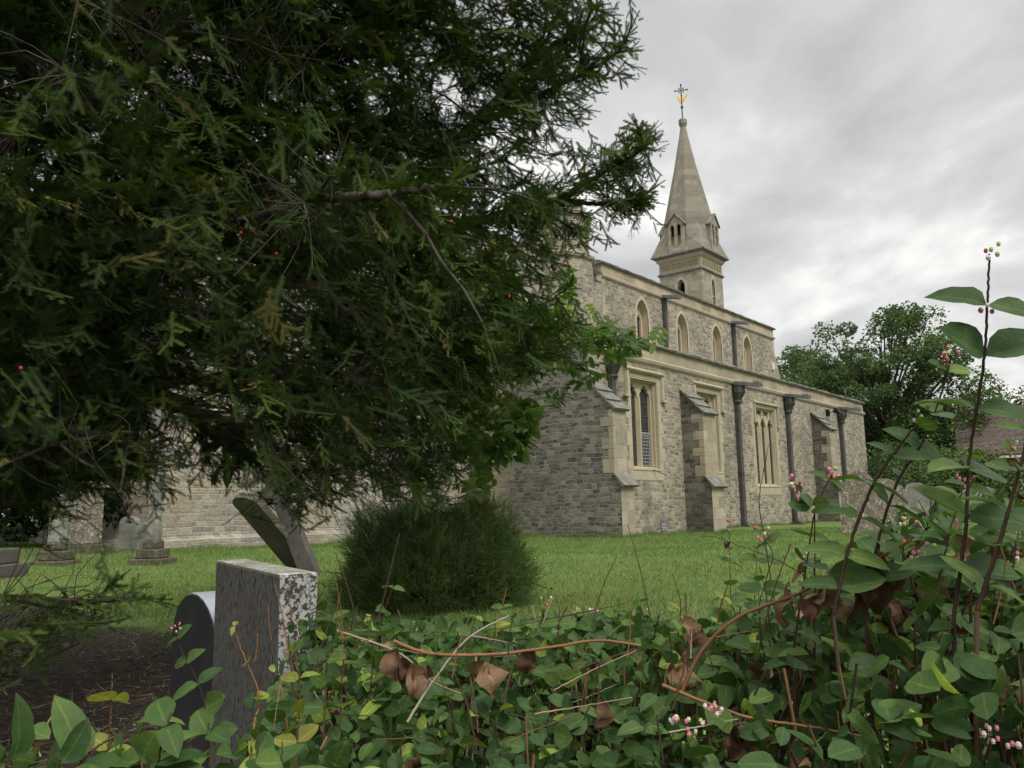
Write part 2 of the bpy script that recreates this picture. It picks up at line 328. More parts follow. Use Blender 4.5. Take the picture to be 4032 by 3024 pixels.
# string course + parapet + coping of the aisle
w = MB(); w.prism([(0.02, 4.94), (-0.07, 5.0), (-0.10, 5.08), (-0.02, 5.14), (0.02, 5.14)], lambda u, v, t: (t, u, v), -0.02, 24.03)
w.build('string_course', [M['ashlar']], church)
w = MB(); w.box(0.0, 24.0, 0.0, 0.32, 5.14, 5.52)
w.prism([(0.004, 5.0), (0.316, 5.0), (0.316, 5.13), (0.004, 5.13)], lambda u, v, t: (t, u, v), 0.004, 23.99)
w.build('parapet', [M['ashlar_blocks']], church)
def rough_coping(name, x0, x1, y, z, wd, h, parent, axis='x', z1=None):
    mb = MB(); n = max(2, int(abs(x1-x0)/0.28)); prof = [(-wd*0.5, 0), (-wd*0.56, h*0.35), (-wd*0.22, h*0.85), (wd*0.1, h), (wd*0.5, h*0.5), (wd*0.5, 0)]
    rings = []
    for k in range(n+1):
        t = k/n; x = x0+(x1-x0)*t; zz = z+((z1-z)*t if z1 is not None else 0)
        j = (random.uniform(-1, 1)*0.012, random.uniform(-1, 1)*0.018)
        i = len(mb.v)
        for a, b in prof:
            aa = a+j[0]+random.uniform(-.008, .008); bb = zz+b+(j[1] if b > 0 else 0)+random.uniform(-.008, .008)*(b > 0)
            mb.v.append((x, y+aa, bb) if axis == 'x' else (y+aa, x, bb))
        rings.append(i)
    m_ = len(prof)
    for a, b in zip(rings, rings[1:]):
        for k in range(m_): k2 = (k+1) % m_; mb.f.append((a+k, a+k2, b+k2, b+k)); mb.m.append(0)
    for r in (rings[0], rings[-1]): mb.f.append(tuple(range(r, r+m_))); mb.m.append(0)
    return mb.build(name, [M['coping']], parent, smooth=False)
rough_coping('coping', -0.06, 24.12, 0.12, 5.52, 0.42, 0.17, church)
rough_coping('coping', -0.10, 4.3, 0.12, 5.50, 0.42, 0.17, church, 'y', 6.9)
w = MB(); w.prism([(0.324, 5.05), (4.3, 6.3), (4.3, 6.93), (0.324, 5.6)], lambda u, v, t: (t, u, v), 0.002, 0.3)
w.build('end_parapet', [M['ashlar_blocks']], church)
w = MB(); w.quad((0.3, 0.32, 5.2), (24, 0.32, 5.2), (24, 4.3, 6.7), (0.3, 4.3, 6.7)); w.build('aisle_roof', [M['roof_lead']], church, recalc=False)
# quoins of the far aisle corner and near buttress are part of the buttresses
# buttresses
def buttress(x0, ztop, zedge, wd_=0.62):
    x1 = x0+wd_; e = 0.004 if x0 == 0 else 0
    mb = MB()
    prof = [(0.0, GZ), (-0.91, GZ), (-0.91, 1.36), (-0.74, 1.60), (-0.74, zedge), (0.0, ztop)]
    f = lambda u, v, t: (t, u, v)
    mb.quad(*[f(u, v, x0-e) for u, v in prof], m=0)
    mb.quad(*[f(u, v, x1) for u, v in prof[::-1]], m=0)
    for a, b in zip(prof, prof[1:]):
        if a[1] == b[1]: continue
        mb.quad(f(*a, x0-e), f(*a, x1), f(*b, x1), f(*b, x0-e), m=1)
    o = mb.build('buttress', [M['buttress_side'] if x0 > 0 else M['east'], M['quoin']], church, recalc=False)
    # quoin stones on the outer arrises, set proud
    q = MB(); z = 1.66; k = 0
    while z < zedge-0.1:
        h = random.uniform(0.24, 0.36); h = min(h, zedge-z-0.02); l = (0.16 if k % 2 else 0.36)+random.uniform(-.03, .04)
        q.box(x0-e-0.006, x0+0.2, -0.746, -0.74+l, z, z+h-0.008); z += h; k += 1
    q.build('quoins', [M['quoin']], o, bevel=0.008)
    # sloping weathering slabs with drips
    s = MB()
    def slab(s, y0, z0, y1, z1, t, n=1, over=0.06):
        dy, dz = y1-y0, z1-z0; ln = math.hypot(dy, dz); nx = -dz/ln, dy/ln
        if nx[1] < 0: nx = (-nx[0], -nx[1])
        for j in range(n):
            a, b = j/n, (j+1)/n+(0.03 if j < n-1 else 0)
            p = [(y0+dy*a, z0+dz*a), (y0+dy*b, z0+dz*b)]
            tt0 = t*(0.9+0.0*j); lift = 0.035
            pr = [(p[0][0]+nx[0]*0.004, p[0][1]+nx[1]*0.004), (p[1][0]+nx[0]*0.004, p[1][1]+nx[1]*0.004),
                  (p[1][0]+nx[0]*(t+lift), p[1][1]+nx[1]*(t+lift)), (p[0][0]+nx[0]*t*0.6, p[0][1]+nx[1]*t*0.6)]
            s.prism(pr, lambda u, v, w_: (w_, u, v), x0-over+random.uniform(0, .015), x1+over)
    slab(s, 0.0, ztop, -0.80, zedge-0.06, 0.06, 3); s.build('weathering', [M['weathering']], o, bevel=0.006)
    s = MB(); slab(s, -0.70, 1.66, -0.98, 1.28, 0.06, 1, 0.07); s.build('weathering', [M['weathering']], o, bevel=0.006)
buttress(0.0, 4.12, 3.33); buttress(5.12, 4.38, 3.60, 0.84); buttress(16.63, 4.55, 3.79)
# windows of the aisle
def lattice(mb, u0, u1, v0, v1, fn, du, dv, t, dia=True, w=0.0):
    if dia:
        s = dv/du; c = v0-(u1-u0)*s
        while c < v1:
            for sg in (1, -1):
                pts = []
                for k in range(2):
                    pass
                # line v = c + s*(u-u0) (or mirrored)
                ua = max(u0, u0+(v0-c)/s); ub = min(u1, u0+(v1-c)/s)
                if ub-ua > 0.02:
                    A = (ua, c+s*(ua-u0)); B = (ub, c+s*(ub-u0))
                    if sg < 0: A = (u0+u1-A[0], A[1]); B = (u0+u1-B[0], B[1])
                    mb.quad(fn(A[0]-t, A[1], w), fn(A[0]+t, A[1], w), fn(B[0]+t, B[1], w), fn(B[0]-t, B[1], w))
            c += dv
    else:
        u = u0+du/2
        while u < u1: mb.quad(fn(u-t, v0, w), fn(u+t, v0, w), fn(u+t, v1, w), fn(u-t, v1, w)); u += du
        v = v0+dv/2
        while v < v1: mb.quad(fn(u0, v-t, w+.001), fn(u1, v-t, w+.001), fn(u1, v+t, w+.001), fn(u0, v+t, w+.001)); v += dv
def aisle_window(h, lights, gd, zs, za, ogee=False, hood=True, label=None, guard=False):
    x0, x1, z0, z1 = h[:4]; fn = PS(0)
    fr = MB()
    # stepped moulded jambs and head inside the opening
    steps = [(0.0, 0.035), (gd*0.33, 0.075), (gd*0.66, 0.12)]
    for i, (d, inn) in enumerate(steps):
        d2 = steps[i+1][0] if i < 2 else gd+0.12
        for (a, b) in ((x0-0.0, x0+inn), (x1-inn, x1)): fr.box(a+(0.001 if a == x0 else 0), b, d+0.001, d2, z0, z1-inn)
        fr.box(x0+0.001, x1-0.001, d+0.001, d2, z1-inn, z1-0.001)
    # sloping sill
    fr.prism([(-0.03, z0-0.06), (-0.03, z0-0.02), (gd+0.1, z0+0.10), (gd+0.1, z0-0.06)], lambda u, v, t: (t, u, v), x0+0.002, x1-0.002)
    f = fr.build('window', [M['window_stone']], church, bevel=0.006)
    # outer dressed surround, proud of the rubble: alternating jamb stones
    su = MB(); z = z0-0.30; su.box(x0-0.16, x1+0.16, -0.008, 0.05, z0-0.34, z0-0.062)
    z = z0-0.06; k = 0
    while z < z1+0.02:
        hh = random.uniform(0.28, 0.42); zz = min(z+hh, z1+0.12)
        for sgn, xe in ((-1, x0), (1, x1)):
            l = (0.16 if (k+(sgn > 0)) % 2 else 0.27)+random.uniform(-.02, .02)
            a, b = (xe-l, xe) if sgn < 0 else (xe, xe+l)
            su.box(a, b, -0.008-0.001*(k % 2), 0.05, z+0.003, zz-0.003)
        z = zz; k += 1
        if z >= z1+0.11: break
    su.box(x0, x1, -0.008, 0.05, z1, z1+0.12)
    su.build('surround', [M['ashlar']], f, bevel=0.004)
    # tracery
    tr = MB(); xi0, xi1 = x0+0.12, x1-0.12; n = lights; mw = 0.13 if not ogee else 0.17
    pitch = (xi1-xi0+mw)/n; lw = pitch-mw
    ya, yb = gd-0.09, gd+0.05
    for i in range(n):
        c = xi0+lw/2+i*pitch
        arc = arch_pts(c, lw/2, zs, za, 12, cusps=(0.2, 0.36, 0.64, 0.8), cd_=0.055 if not ogee else 0.05)
        L0 = c-pitch/2 if i else xi0; R0 = c+pitch/2 if i < n-1 else xi1
        if ogee:   # pierced head: spandrels left open above the light, only ribs
            t = 0.07
            outer = [(c+(x-c)*1.22, zs-0.02+(z-zs)*1.0+(0.10 if abs(x-c) < lw*0.2 else 0.03)) for x, z in arc]
            outer = [(max(L0+0.002, min(R0-0.002, x)), z) for x, z in outer]
            tr.prism(arc+outer[::-1], fn, ya, yb)
            ztip = za+0.08
            tr.prism([(c-0.05, ztip-0.06), (c+0.05, ztip-0.06), (c+0.035, z1-0.12), (c-0.035, z1-0.12)], fn, ya+0.012, yb-0.004)
            if i < n-1:
                xm = c+pitch/2
                tr.prism([(xm-mw/2, zs), (xm+mw/2, zs), (xm+0.15, zs+0.18), (xm+0.10, zs+0.30), (xm+0.02, zs+0.42), (xm-0.02, zs+0.42), (xm-0.10, zs+0.30), (xm-0.15, zs+0.18)], fn, ya+0.006, yb-0.006)
        else:
            tr.prism(arc+[(R0, zs), (R0, z1-0.12), (L0, z1-0.12), (L0, zs)], fn, ya, yb)
    for i in range(n-1):
        xm = xi0+lw+mw/2+i*pitch
        tr.prism([(xm-mw/2, gd-0.02), (xm-mw/2, yb), (xm+mw/2, yb), (xm+mw/2, gd-0.02), (xm+0.025, ya-0.05), (xm-0.025, ya-0.05)], lambda u, v, t: (u, v, t), z0+0.03, zs+0.001)
    tr.build('tracery', [M['window_stone']], f, bevel=0.004)
    gl = MB(); gl.quad((xi0-.02, gd, z0), (xi1+.02, gd, z0), (xi1+.02, gd, z1-0.1), (xi0-.02, gd, z1-0.1))
    g = gl.build('glass', [M['glass']], f, recalc=False)
    le = MB(); lattice(le, xi0, xi1, z0+0.05, z1-0.12, PS(gd), 0.11, 0.17, 0.004, True, -0.004)
    zz = z0+0.3
    while zz < z1-0.3: le.box(xi0, xi1, gd-0.02, gd-0.008, zz, zz+0.014); zz += 0.42
    le.build('leading', [M['came']], f, recalc=False)
    if guard:
        gu = MB(); a = xi0+lw+mw; lattice(gu, a, xi1, z0+0.06, z0+1.05, PS(gd-0.035), 0.085, 0.10, 0.0055, False)
        gu.box(a, xi1, gd-0.05, gd-0.03, z0+1.05, z0+1.08)
        for k in range(4):
            u = a+0.01+k*(xi1-a-0.02)/4; gu.tube([(u, gd-0.035, z0+0.93), (u+(xi1-a)/8, gd-0.035, z0+1.03), (u+(xi1-a)/4, gd-0.035, z0+0.93)], 0.006, 4)
        gu.build('wire_guard', [M['guard']], f, recalc=False)
    if hood:
        hm = MB(); pj = 0.13; a, b = x0-0.30, x1+0.28; zt = z1+0.13
        pr = [(0.0, zt), (-pj*0.5, zt+0.01), (-pj, zt+0.06), (-pj, zt+0.10), (0.0, zt+0.17)]
        hm.prism(pr, lambda u, v, t: (t, u, v), a, b)
        for (p, q) in ((a, a+0.14), (b-0.14, b)): hm.prism([(p, 0.0), (p+0.02, -pj*0.8), (q-0.03, -pj*0.8), (q, 0.0)], lambda u, v, t: (u, v, t), zt-0.68, zt+0.001)
        hm.box(a-0.12, a+0.14, -pj, 0.0, zt-0.76, zt-0.681); hm.box(b-0.14, b+0.12, -pj, 0.0, zt-0.76, zt-0.681)
        hm.build('hood_mould', [M['ashlar']], f, bevel=0.008)
    else:
        hm = MB(); a, b = x0-0.02, x1+0.22; zt = z1+0.08
        hm.prism([(0.0, zt), (-0.10, zt+0.03), (-0.10, zt+0.07), (0.0, zt+0.12)], lambda u, v, t: (t, u, v), a, b)
        hm.box(b-0.07, b, -0.08, 0.0, zt-0.72, zt-0.001); hm.lathe([(0.02, zt-0.84), (0.07, zt-0.80), (0.06, zt-0.722)], (b-0.03, -0.06), 8)
        hm.box(a, a+0.07, -0.08, 0.0, zt-0.60, zt-0.001); hm.lathe([(0.02, zt-0.74), (0.07, zt-0.70), (0.06, zt-0.602)], (a+0.03, -0.06), 8)
        hm.build('hood_mould', [M['ashlar']], f, bevel=0.006)
    if label: f['label'] = label
    return f
f1 = aisle_window(w1h, 2, 0.30, 3.98, 4.36, label='tall two light window with a square hood, nearest the corner', guard=True)
aisle_window(w2h, 2, 0.30, 3.98, 4.36)
aisle_window(w3h, 3, 0.17, 3.66, 3.98, ogee=True, hood=False, label='three light window between the downpipes')
w = MB(); w.tube([(3.18, -0.01, 1.85), (3.42, -0.2, 1.72), (3.55, -0.28, 1.66), (3.52, -0.29, 1.60)], 0.012, 5); w.build('window_stay', [M['iron']], f1)
# air vent
w = MB(); w.box(3.53, 3.88, -0.012, 0.02, 0.04, 0.31)
for k in range(6): w.box(3.55, 3.86, -0.022, -0.012, 0.065+k*0.04, 0.085+k*0.04, m=1)
w.build('air_vent', [M['lead'], M['guard']], church)
# lead downpipes with hoppers and spouts
def pipe(x, ybase, zt, z0, hop=True, boxes=(), w_=0.165, clere=False):
    y1 = ybase-0.02; y0 = y1-w_
    mb = MB(); bev = 0.04
    sec = [(x-w_/2+bev, y0), (x+w_/2-bev, y0), (x+w_/2, y0+bev), (x+w_/2, y1), (x-w_/2, y1), (x-w_/2, y0+bev)]
    f = lambda u, v, t: (u, v, t)
    mb.prism(sec, f, z0, zt)
    o = mb.build('downpipe', [M['lead']], church)
    def grow(s_, g): cx, cy = x, (y0+y1)/2; return [(cx+(a-cx)*g, cy+(b-cy)*g) for a, b in s_]
    for z in boxes:
        cl = MB()
        for j, (g, h) in enumerate(((1.2, 0.03), (1.1, 0.05), (1.22, 0.035))):
            cl.prism(grow(sec, g), f, z, z+h-0.001); z += h+0.004
        cl.build('collar', [M['lead']], o)
    if hop:
        h = MB(); cy = (y0+y1)/2
        def oct_(r, ry): return [(x+r*math.cos(a), min(ybase-0.005, cy-0.06*(r/0.1-1)+ry*math.sin(a))) for a in [math.pi/8+k*math.pi/4 for k in range(8)]]
        lev = [(0.12, 0.12, zt-0.02), (0.15, 0.15, zt+0.05), (0.13, 0.13, zt+0.10), (0.24, 0.20, zt+0.36), (0.24, 0.20, zt+0.58), (0.27, 0.23, zt+0.60), (0.27, 0.23, zt+0.65)]
        i0 = []
        for r, ry, z in lev:
            i0.append(len(h.v)); h.v += [(a, b, z) for a, b in oct_(r, ry)]
        for a, b in zip(i0, i0[1:]):
            for k in range(8): h.f.append((a+k, a+(k+1) % 8, b+(k+1) % 8, b+k)); h.m.append(0)
        h.f.append(tuple(range(i0[-1], i0[-1]+8))); h.m.append(0)
        h.build('hopper', [M['lead']], o)
    # foot
    if not clere:
        ft = MB(); ft.prism([(y1, z0-0.001), (y0-0.22, z0-0.14), (y0-0.24, z0-0.05), (y0-0.02, z0+0.1), (y1, z0+0.1)], lambda u, v, t: (t, u, v), x-0.12, x+0.12)
        ft.box(x-0.3, x-0.125, y0+0.02, y1, z0-0.14, z0); ft.build('shoe', [M['lead']], o)
    return o
def spout(x, y, z, ln, parent, w_=0.28, crest=True):
    mb = MB(); dz = -0.2*ln
    P = lambda a, t, h: (x+a, y-t*ln, z+dz*t+h)
    for (a, b, h0, h1) in ((-w_/2, w_/2, 0, 0.03), (-w_/2-0.02, -w_/2, 0.0, 0.12), (w_/2, w_/2+0.02, 0.0, 0.12)):
        mb.quad(P(a, 0, h0), P(b, 0, h0), P(b, 1, h0), P(a, 1, h0)); mb.quad(P(a, 0, h1), P(a, 1, h1), P(b, 1, h1), P(b, 0, h1))
        mb.quad(P(a, 0, h0), P(a, 1, h0), P(a, 1, h1), P(a, 0, h1)); mb.quad(P(b, 0, h0), P(b, 0, h1), P(b, 1, h1), P(b, 1, h0))
        mb.quad(P(a, 1, h0), P(b, 1, h0), P(b, 1, h1), P(a, 1, h1)); mb.quad(P(a, 0, h0), P(a, 0, h1), P(b, 0, h1), P(b, 0, h0))
    if crest:
        for s_ in (-1, 1):
            n = 14
            for k in range(n):
                t0 = (k+0.2)/n; t1 = (k+0.7)/n; a = s_*(w_/2+0.022)
                mb.quad(P(a, t0, 0.02), P(a, t1, 0.02), P(a, t1, 0.10), P(a, t0, 0.10))
            for t0 in (0.80, 0.88, 0.96):
                a = s_*(w_/2+0.01)
                mb.quad(P(a, t0-.035, 0.12), P(a, t0+.035, 0.12), P(a, t0+.02, 0.18), P(a, t0, 0.21), P(a, t0-.02, 0.18))
    return mb.build('spout', [M['lead_light']], parent, recalc=False)
for x in (1.05, 9.15, 13.84, 20.2):
    o = pipe(x, 0, 4.30, 0.02, True, (1.78, 0.06) if x > 2 else (1.78,)); spout(x, 0.0, 4.98, 1.0, o)
for x in (12.15, 18.9):
    o = pipe(x, 4.3, 9.42, 7.0, False, (8.95,), clere=True); spout(x, 4.3, 9.46, 0.8, o, 0.32, False)
# clerestory / nave
NX0, NX1, NY = 7.5, 24.1, 4.3
w = MB(); cw = [10.42, 13.80, 17.20, 20.62]
panel(w, PS(NY), NX0, NX1, 6.0, 9.44, [(c-0.46, c+0.46, 7.1, 9.08, 8.42) for c in cw], 0.42, 0, 1)
w.quad((NX0, NY, 5.5), (NX0, 11.0, 5.5), (NX0, 11.0, 9.44), (NX0, NY, 9.44), m=0)
w.quad((NX1, NY, 0), (NX1, 11.0, 0), (NX1, 11.0, 9.44), (NX1, NY, 9.44), m=0)
w.quad((NX0, 11, 0), (NX1, 11.0, 0), (NX1, 11.0, 9.44), (NX0, 11, 9.44), m=0)
w.build('nave_wall', [M['south'], M['window_stone']], church, recalc=False)
w = MB(); w.prism([(NY+0.02, 9.40), (NY-0.08, 9.45), (NY-0.10, 9.52), (NY-0.02, 9.58), (NY+0.02, 9.58)], lambda u, v, t: (t, u, v), NX0-0.02, NX1+0.05)
w.box(NX0-0.08, NX0+0.02, NY-0.019, 11.05, 9.42, 9.56); w.build('nave_string_course', [M['ashlar']], church)
w = MB(); w.box(NX0, NX1+0.02, NY, NY+0.34, 9.44, 9.96); w.box(NX0, NX0+0.34, NY+0.342, 11.0, 9.44, 9.96); w.box(NX1-0.32, NX1+0.02, NY+0.342, 11.0, 9.44, 9.96)
w.build('nave_parapet', [M['ashlar_blocks']], church)
rough_coping('nave_coping', NX0-0.08, NX1+0.12, NY+0.12, 9.96, 0.44, 0.17, church)
rough_coping('nave_coping', NY+0.35, 11.0, NX0+0.16, 9.96, 0.42, 0.17, church, 'y')
w = MB(); w.quad((NX0, NY+0.34, 9.5), (NX1, NY+0.34, 9.5), (NX1, 11, 9.6), (NX0, 11, 9.6)); w.build('nave_roof', [M['roof_lead']], church, recalc=False)
w = MB(); w.prism([(NX1+0.001, 5.5), (NX1+0.85, 5.5), (NX1+0.85, 7.0), (NX1+0.12, 8.55), (NX1+0.001, 8.6)], lambda u, v, t: (u, t, v), NY+0.01, NY+0.7)
w.build('end_buttress', [M['quoin']], church)
# quoins clerestory corners
for side in (0, 1):
    w = MB(); z = 6.2; k = 0
    while z < 9.35:
        h = random.uniform(0.26, 0.36); h = min(h, 9.39-z); l = 0.2 if k % 2 else 0.38
        if side == 0: w.box(NX0-0.006, NX0+l, NY-0.008, NY+0.05, z, z+h-0.006)
        else: w.box(NX1-l, NX1+0.006, NY-0.008, NY+0.05, z, z+h-0.006)
        z += h; k += 1
    w.build('nave_quoins', [M['quoin']], church, bevel=0.005)
def arch_ring(c, hw, z0, zs, za, t, fn, w0, w1, mb):
    inn = [(c-hw, z0)]+arch_pts(c, hw, zs, za, 10)+[(c+hw, z0)]
    k = (hw+t)/hw; out = [(c-hw-t, z0)]+arch_pts(c, hw+t, zs, za+t*1.35, 10)+[(c+hw+t, z0)]
    mb.prism(out+inn[::-1], fn, w0, w1)
for c in cw:
    mb = MB(); arch_ring(c, 0.46, 7.1, 8.42, 9.08, 0.11, PS(NY), -0.012, 0.03, mb)
    # inner order: slab with two cusped lights
    o = mb.build('clerestory_window', [M['window_stone']], church, bevel=0.004)
    tr = MB()
    for s in (-1, 1):
        cc = c+s*0.21; arc = arch_pts(cc, 0.15, 8.30, 8.56, 10, cusps=(0.3, 0.7), cd_=0.04)
        lo, hi = (c-0.46, c) if s < 0 else (c, c+0.46)
        tr.prism(arc+[(hi, 8.30), (hi, 9.1), (lo, 9.1), (lo, 8.30)], PS(NY), 0.30, 0.40)
    for a, b in ((c-0.46, c-0.36), (c-0.06, c+0.06), (c+0.36, c+0.46)): tr.prism([(a, 7.1), (b, 7.1), (b, 8.301), (a, 8.301)], PS(NY), 0.30, 0.40)
    tr.build('tracery', [M['window_stone']], o)
    g = MB(); g.quad((c-0.44, NY+0.38, 7.1), (c+0.44, NY+0.38, 7.1), (c+0.44, NY+0.38, 8.9), (c-0.44, NY+0.38, 8.9)); g.build('glass', [M['glass']], o, recalc=False)
# chancel: south wall running towards the camera, sharing the plane of the nave
CX0 = -9.4
w = MB(); w.quad((CX0, NY, GZ), (0.0, NY, GZ), (0.0, NY, 9.2), (CX0, NY, 9.2)); w.quad((0.0, NY, 5.5), (7.5, NY, 5.5), (7.5, NY, 9.2), (0.0, NY, 9.2))
w.quad((CX0, NY, GZ), (CX0, 11, GZ), (CX0, 11, 9.2), (CX0, NY, 9.2)); w.build('chancel_wall', [M['chancel']], church, recalc=False)
w = MB(); w.box(CX0-0.05, 7.4, NY-0.05, NY+0.35, 9.2, 9.5); w.build('chancel_parapet', [M['ashlar_blocks']], church)
rough_coping('chancel_coping', CX0-0.1, 7.4, NY+0.12, 9.5, 0.44, 0.16, church)
w = MB(); w.box(CX0-0.10, -0.002, NY-0.10, NY+0.0, GZ, 0.28); w.prism([(NY-0.10, 0.281), (NY, 0.281), (NY, 0.36)], lambda u, v, t: (t, u, v), CX0-0.1, -0.002)
w.box(CX0-0.10, CX0, NY+0.001, 10.9, GZ, 0.3)
w.build('chancel_plinth', [M['chancel']], church)
w = MB(); w.quad((CX0, NY+0.3, 9.3), (7.4, NY+0.3, 9.3), (7.4, 7.6, 10.6), (CX0, 7.6, 10.6)); w.quad((CX0, 11, 9.3), (7.4, 11, 9.3), (7.4, 7.6, 10.6), (CX0, 7.6, 10.6)); w.build('chancel_roof', [M['roof_lead']], church, recalc=False)
# blocked chancel window with a sloping sill, seen between the yew boughs
w = MB(); w.box(-9.0, -7.9, NY-0.03, NY+0.02, 2.35, 3.05); w.prism([(NY-0.14, 3.06), (NY, 3.06), (NY, 3.18)], lambda u, v, t: (t, u, v), -9.1, -7.8)
w.build('blocked_window', [M['ashlar']], church, bevel=0.006)
# round stair turret
tcx, tcy = 5.15, 4.55
w = MB(); w.lathe([(1.22, 5.8), (1.22, 9.35), (1.32, 9.42), (1.34, 9.52), (1.12, 9.66), (1.08, 10.95), (1.2, 11.0), (1.2, 11.08)], (tcx, tcy), 12, rot=R(15))
w.build('stair_turret', [M['south']], church)
w = MB(); w.lathe([(1.24, 11.082), (0.62, 11.75), (0.05, 12.35)], (tcx, tcy), 12, rot=R(15)); w.build('turret_cap', [M['spire']], church)
o = spout(6.9, 4.9, 9.5, 0.85, church, 0.24, False)
# alarm box, floodlight
w = MB(); w.box(23.55, 23.8, NY-0.1, NY-0.001, 7.72, 8.12); w.box(23.58, 23.77, NY-0.115, NY-0.1, 7.78, 8.0); w.build('alarm_box', [M['white']], church, bevel=0.012)
w = MB(); w.box(18.55, 18.63, -0.16, -0.001, 4.52, 4.82); w.tube([(18.59, -0.16, 4.66), (18.62, -0.38, 4.78)], 0.02, 5); w.prism([(-0.36, 4.64), (-0.62, 4.56), (-0.64, 4.62), (-0.50, 4.86), (-0.40, 4.82)], lambda u, v, t: (t, u, v), 18.42, 18.80)
w.build('floodlight', [M['black']], church)
# tower
TX, TY, hb = 21.28, 7.50, 1.23
tower = MB(); x0, x1, y0, y1 = TX-hb, TX+hb, TY-hb, TY+hb
panel(tower, PE(x0), y0, y1, 9.0, 12.88, [(7.26, 7.72, 11.1, 12.55, 12.15)], 0.4, 0, 1)
panel(tower, PS(y0), x0, x1, 9.0, 12.88, [(21.13, 21.48, 10.9, 12.62, 12.22)], 0.4, 0, 1)
tower.quad((x1, y0, 9), (x1, y1, 9), (x1, y1, 12.88), (x1, y0, 12.88)); tower.quad((x0, y1, 9), (x1, y1, 9), (x1, y1, 12.88), (x0, y1, 12.88))
tw = tower.build('tower', [M['tower'], M['ashlar']], church, recalc=False)
w = MB(); w.box(x0+0.4, x1-0.4, y0+0.4, y1-0.4, 9.5, 12.85); w.build('dark_core', [M['dark']], tw)  # black block in place of the unlit tower interior
w = MB()
arch_ring(7.49, 0.23, 11.1, 12.15, 12.55, 0.13, PE(x0), -0.02, 0.03, w)
a = arch_pts(7.49, 0.23, 12.1, 12.55, 12, cusps=(0.16, 0.34, 0.66, 0.84), cd_=0.07); w.prism(a+arch_pts(7.49, 0.23, 12.1, 12.55, 12)[::-1], PE(x0), 0.08, 0.2)
w.build('belfry_arch', [M['ashlar']], tw)
w = MB(); arch_ring(21.305, 0.175, 10.9, 12.22, 12.62, 0.13, PS(y0), -0.02, 0.03, w); w.box(21.13, 21.48, y0+0.05, y0+0.2, 11.62, 11.70)
w.build('belfry_arch', [M['ashlar']], tw)
w = MB()
def sq(mb, h0, h1, z0, z1, m=0):
    i = len(mb.v)
    for h, z in ((h0, z0), (h1, z1)): mb.v += [(TX-h, TY-h, z), (TX+h, TY-h, z), (TX+h, TY+h, z), (TX-h, TY+h, z)]
    for k in range(4): mb.f.append((i+k, i+(k+1) % 4, i+4+(k+1) % 4, i+4+k)); mb.m.append(m)
    mb.f.append((i+3, i+2, i+1, i)); mb.m.append(m); mb.f.append((i+4, i+5, i+6, i+7)); mb.m.append(m)
sq(w, hb+.02, hb+.09, 12.86, 12.93); sq(w, hb+.09, hb+.09, 12.932, 12.97); sq(w, hb+.085, hb+.02, 12.972, 13.06)
w.build('tower_string', [M['weathering']], tw)
M['ochre'] = blotch('ochre_limestone', (0.42, 0.34, 0.22), (0.36, 0.31, 0.22), (0.28, 0.25, 0.2), s1=0.9, s2=12)
w = MB(); sq(w, hb, hb, 12.9, 13.6); w.build('frieze', [M['ochre']], tw)
w = MB()
for k in range(7):
    for face in ('E', 'S'):
        c = -0.96+k*0.32
        for r, q in ((0.155, 0), (0.075, 1)):
            for j in range(4 if q else 1):
                ox, oz = (0.055*math.cos(j*math.pi/2+.78), 0.055*math.sin(j*math.pi/2+.78)) if q else (0, 0)
                pts = []
                for t in range(13):
                    a = 2*math.pi*t/12; rr = r if not q else 0.05
                    du, dz = ox*1.2+rr*math.cos(a), oz*1.2+rr*math.sin(a)
                    pts.append((x0-0.012, TY+c+du, 13.33+dz) if face == 'E' else (TX+c+du, y0-0.012, 13.33+dz))
                w.tube(pts, 0.02 if not q else 0.013, 4)
w.build('quatrefoil_band', [M['ochre']], tw)
w = MB(); sq(w, hb+.03, hb+.1, 13.6, 13.68); sq(w, hb+.1, hb+.14, 13.682, 13.8); w.build('cornice', [M['ashlar']], tw)
w = MB(); sq(w, hb+.15, hb+.33, 13.802, 13.9); sq(w, hb+.33, hb+.31, 13.902, 13.99); w.build('eaves', [M['weathering']], tw)
# broach spire
HE = hb+.29
def octr(r): return [(TX+r/math.cos(R(22.5))*math.cos(R(22.5+45*k)), TY+r/math.cos(R(22.5))*math.sin(R(22.5+45*k))) for k in range(8)]
sp = MB(); lv = [(1.42, 14.72), (1.22, 16.0), (0.93, 17.4), (0.57, 19.1), (0.24, 20.9), (0.14, 21.55)]
# apothems
base = [(TX+sx*HE, TY+sy*HE, 13.992) for sx, sy in ((1, 1), (-1, 1), (-1, -1), (1, -1))]
o8 = [(a, b, 14.85) for a, b in octr(1.34)]
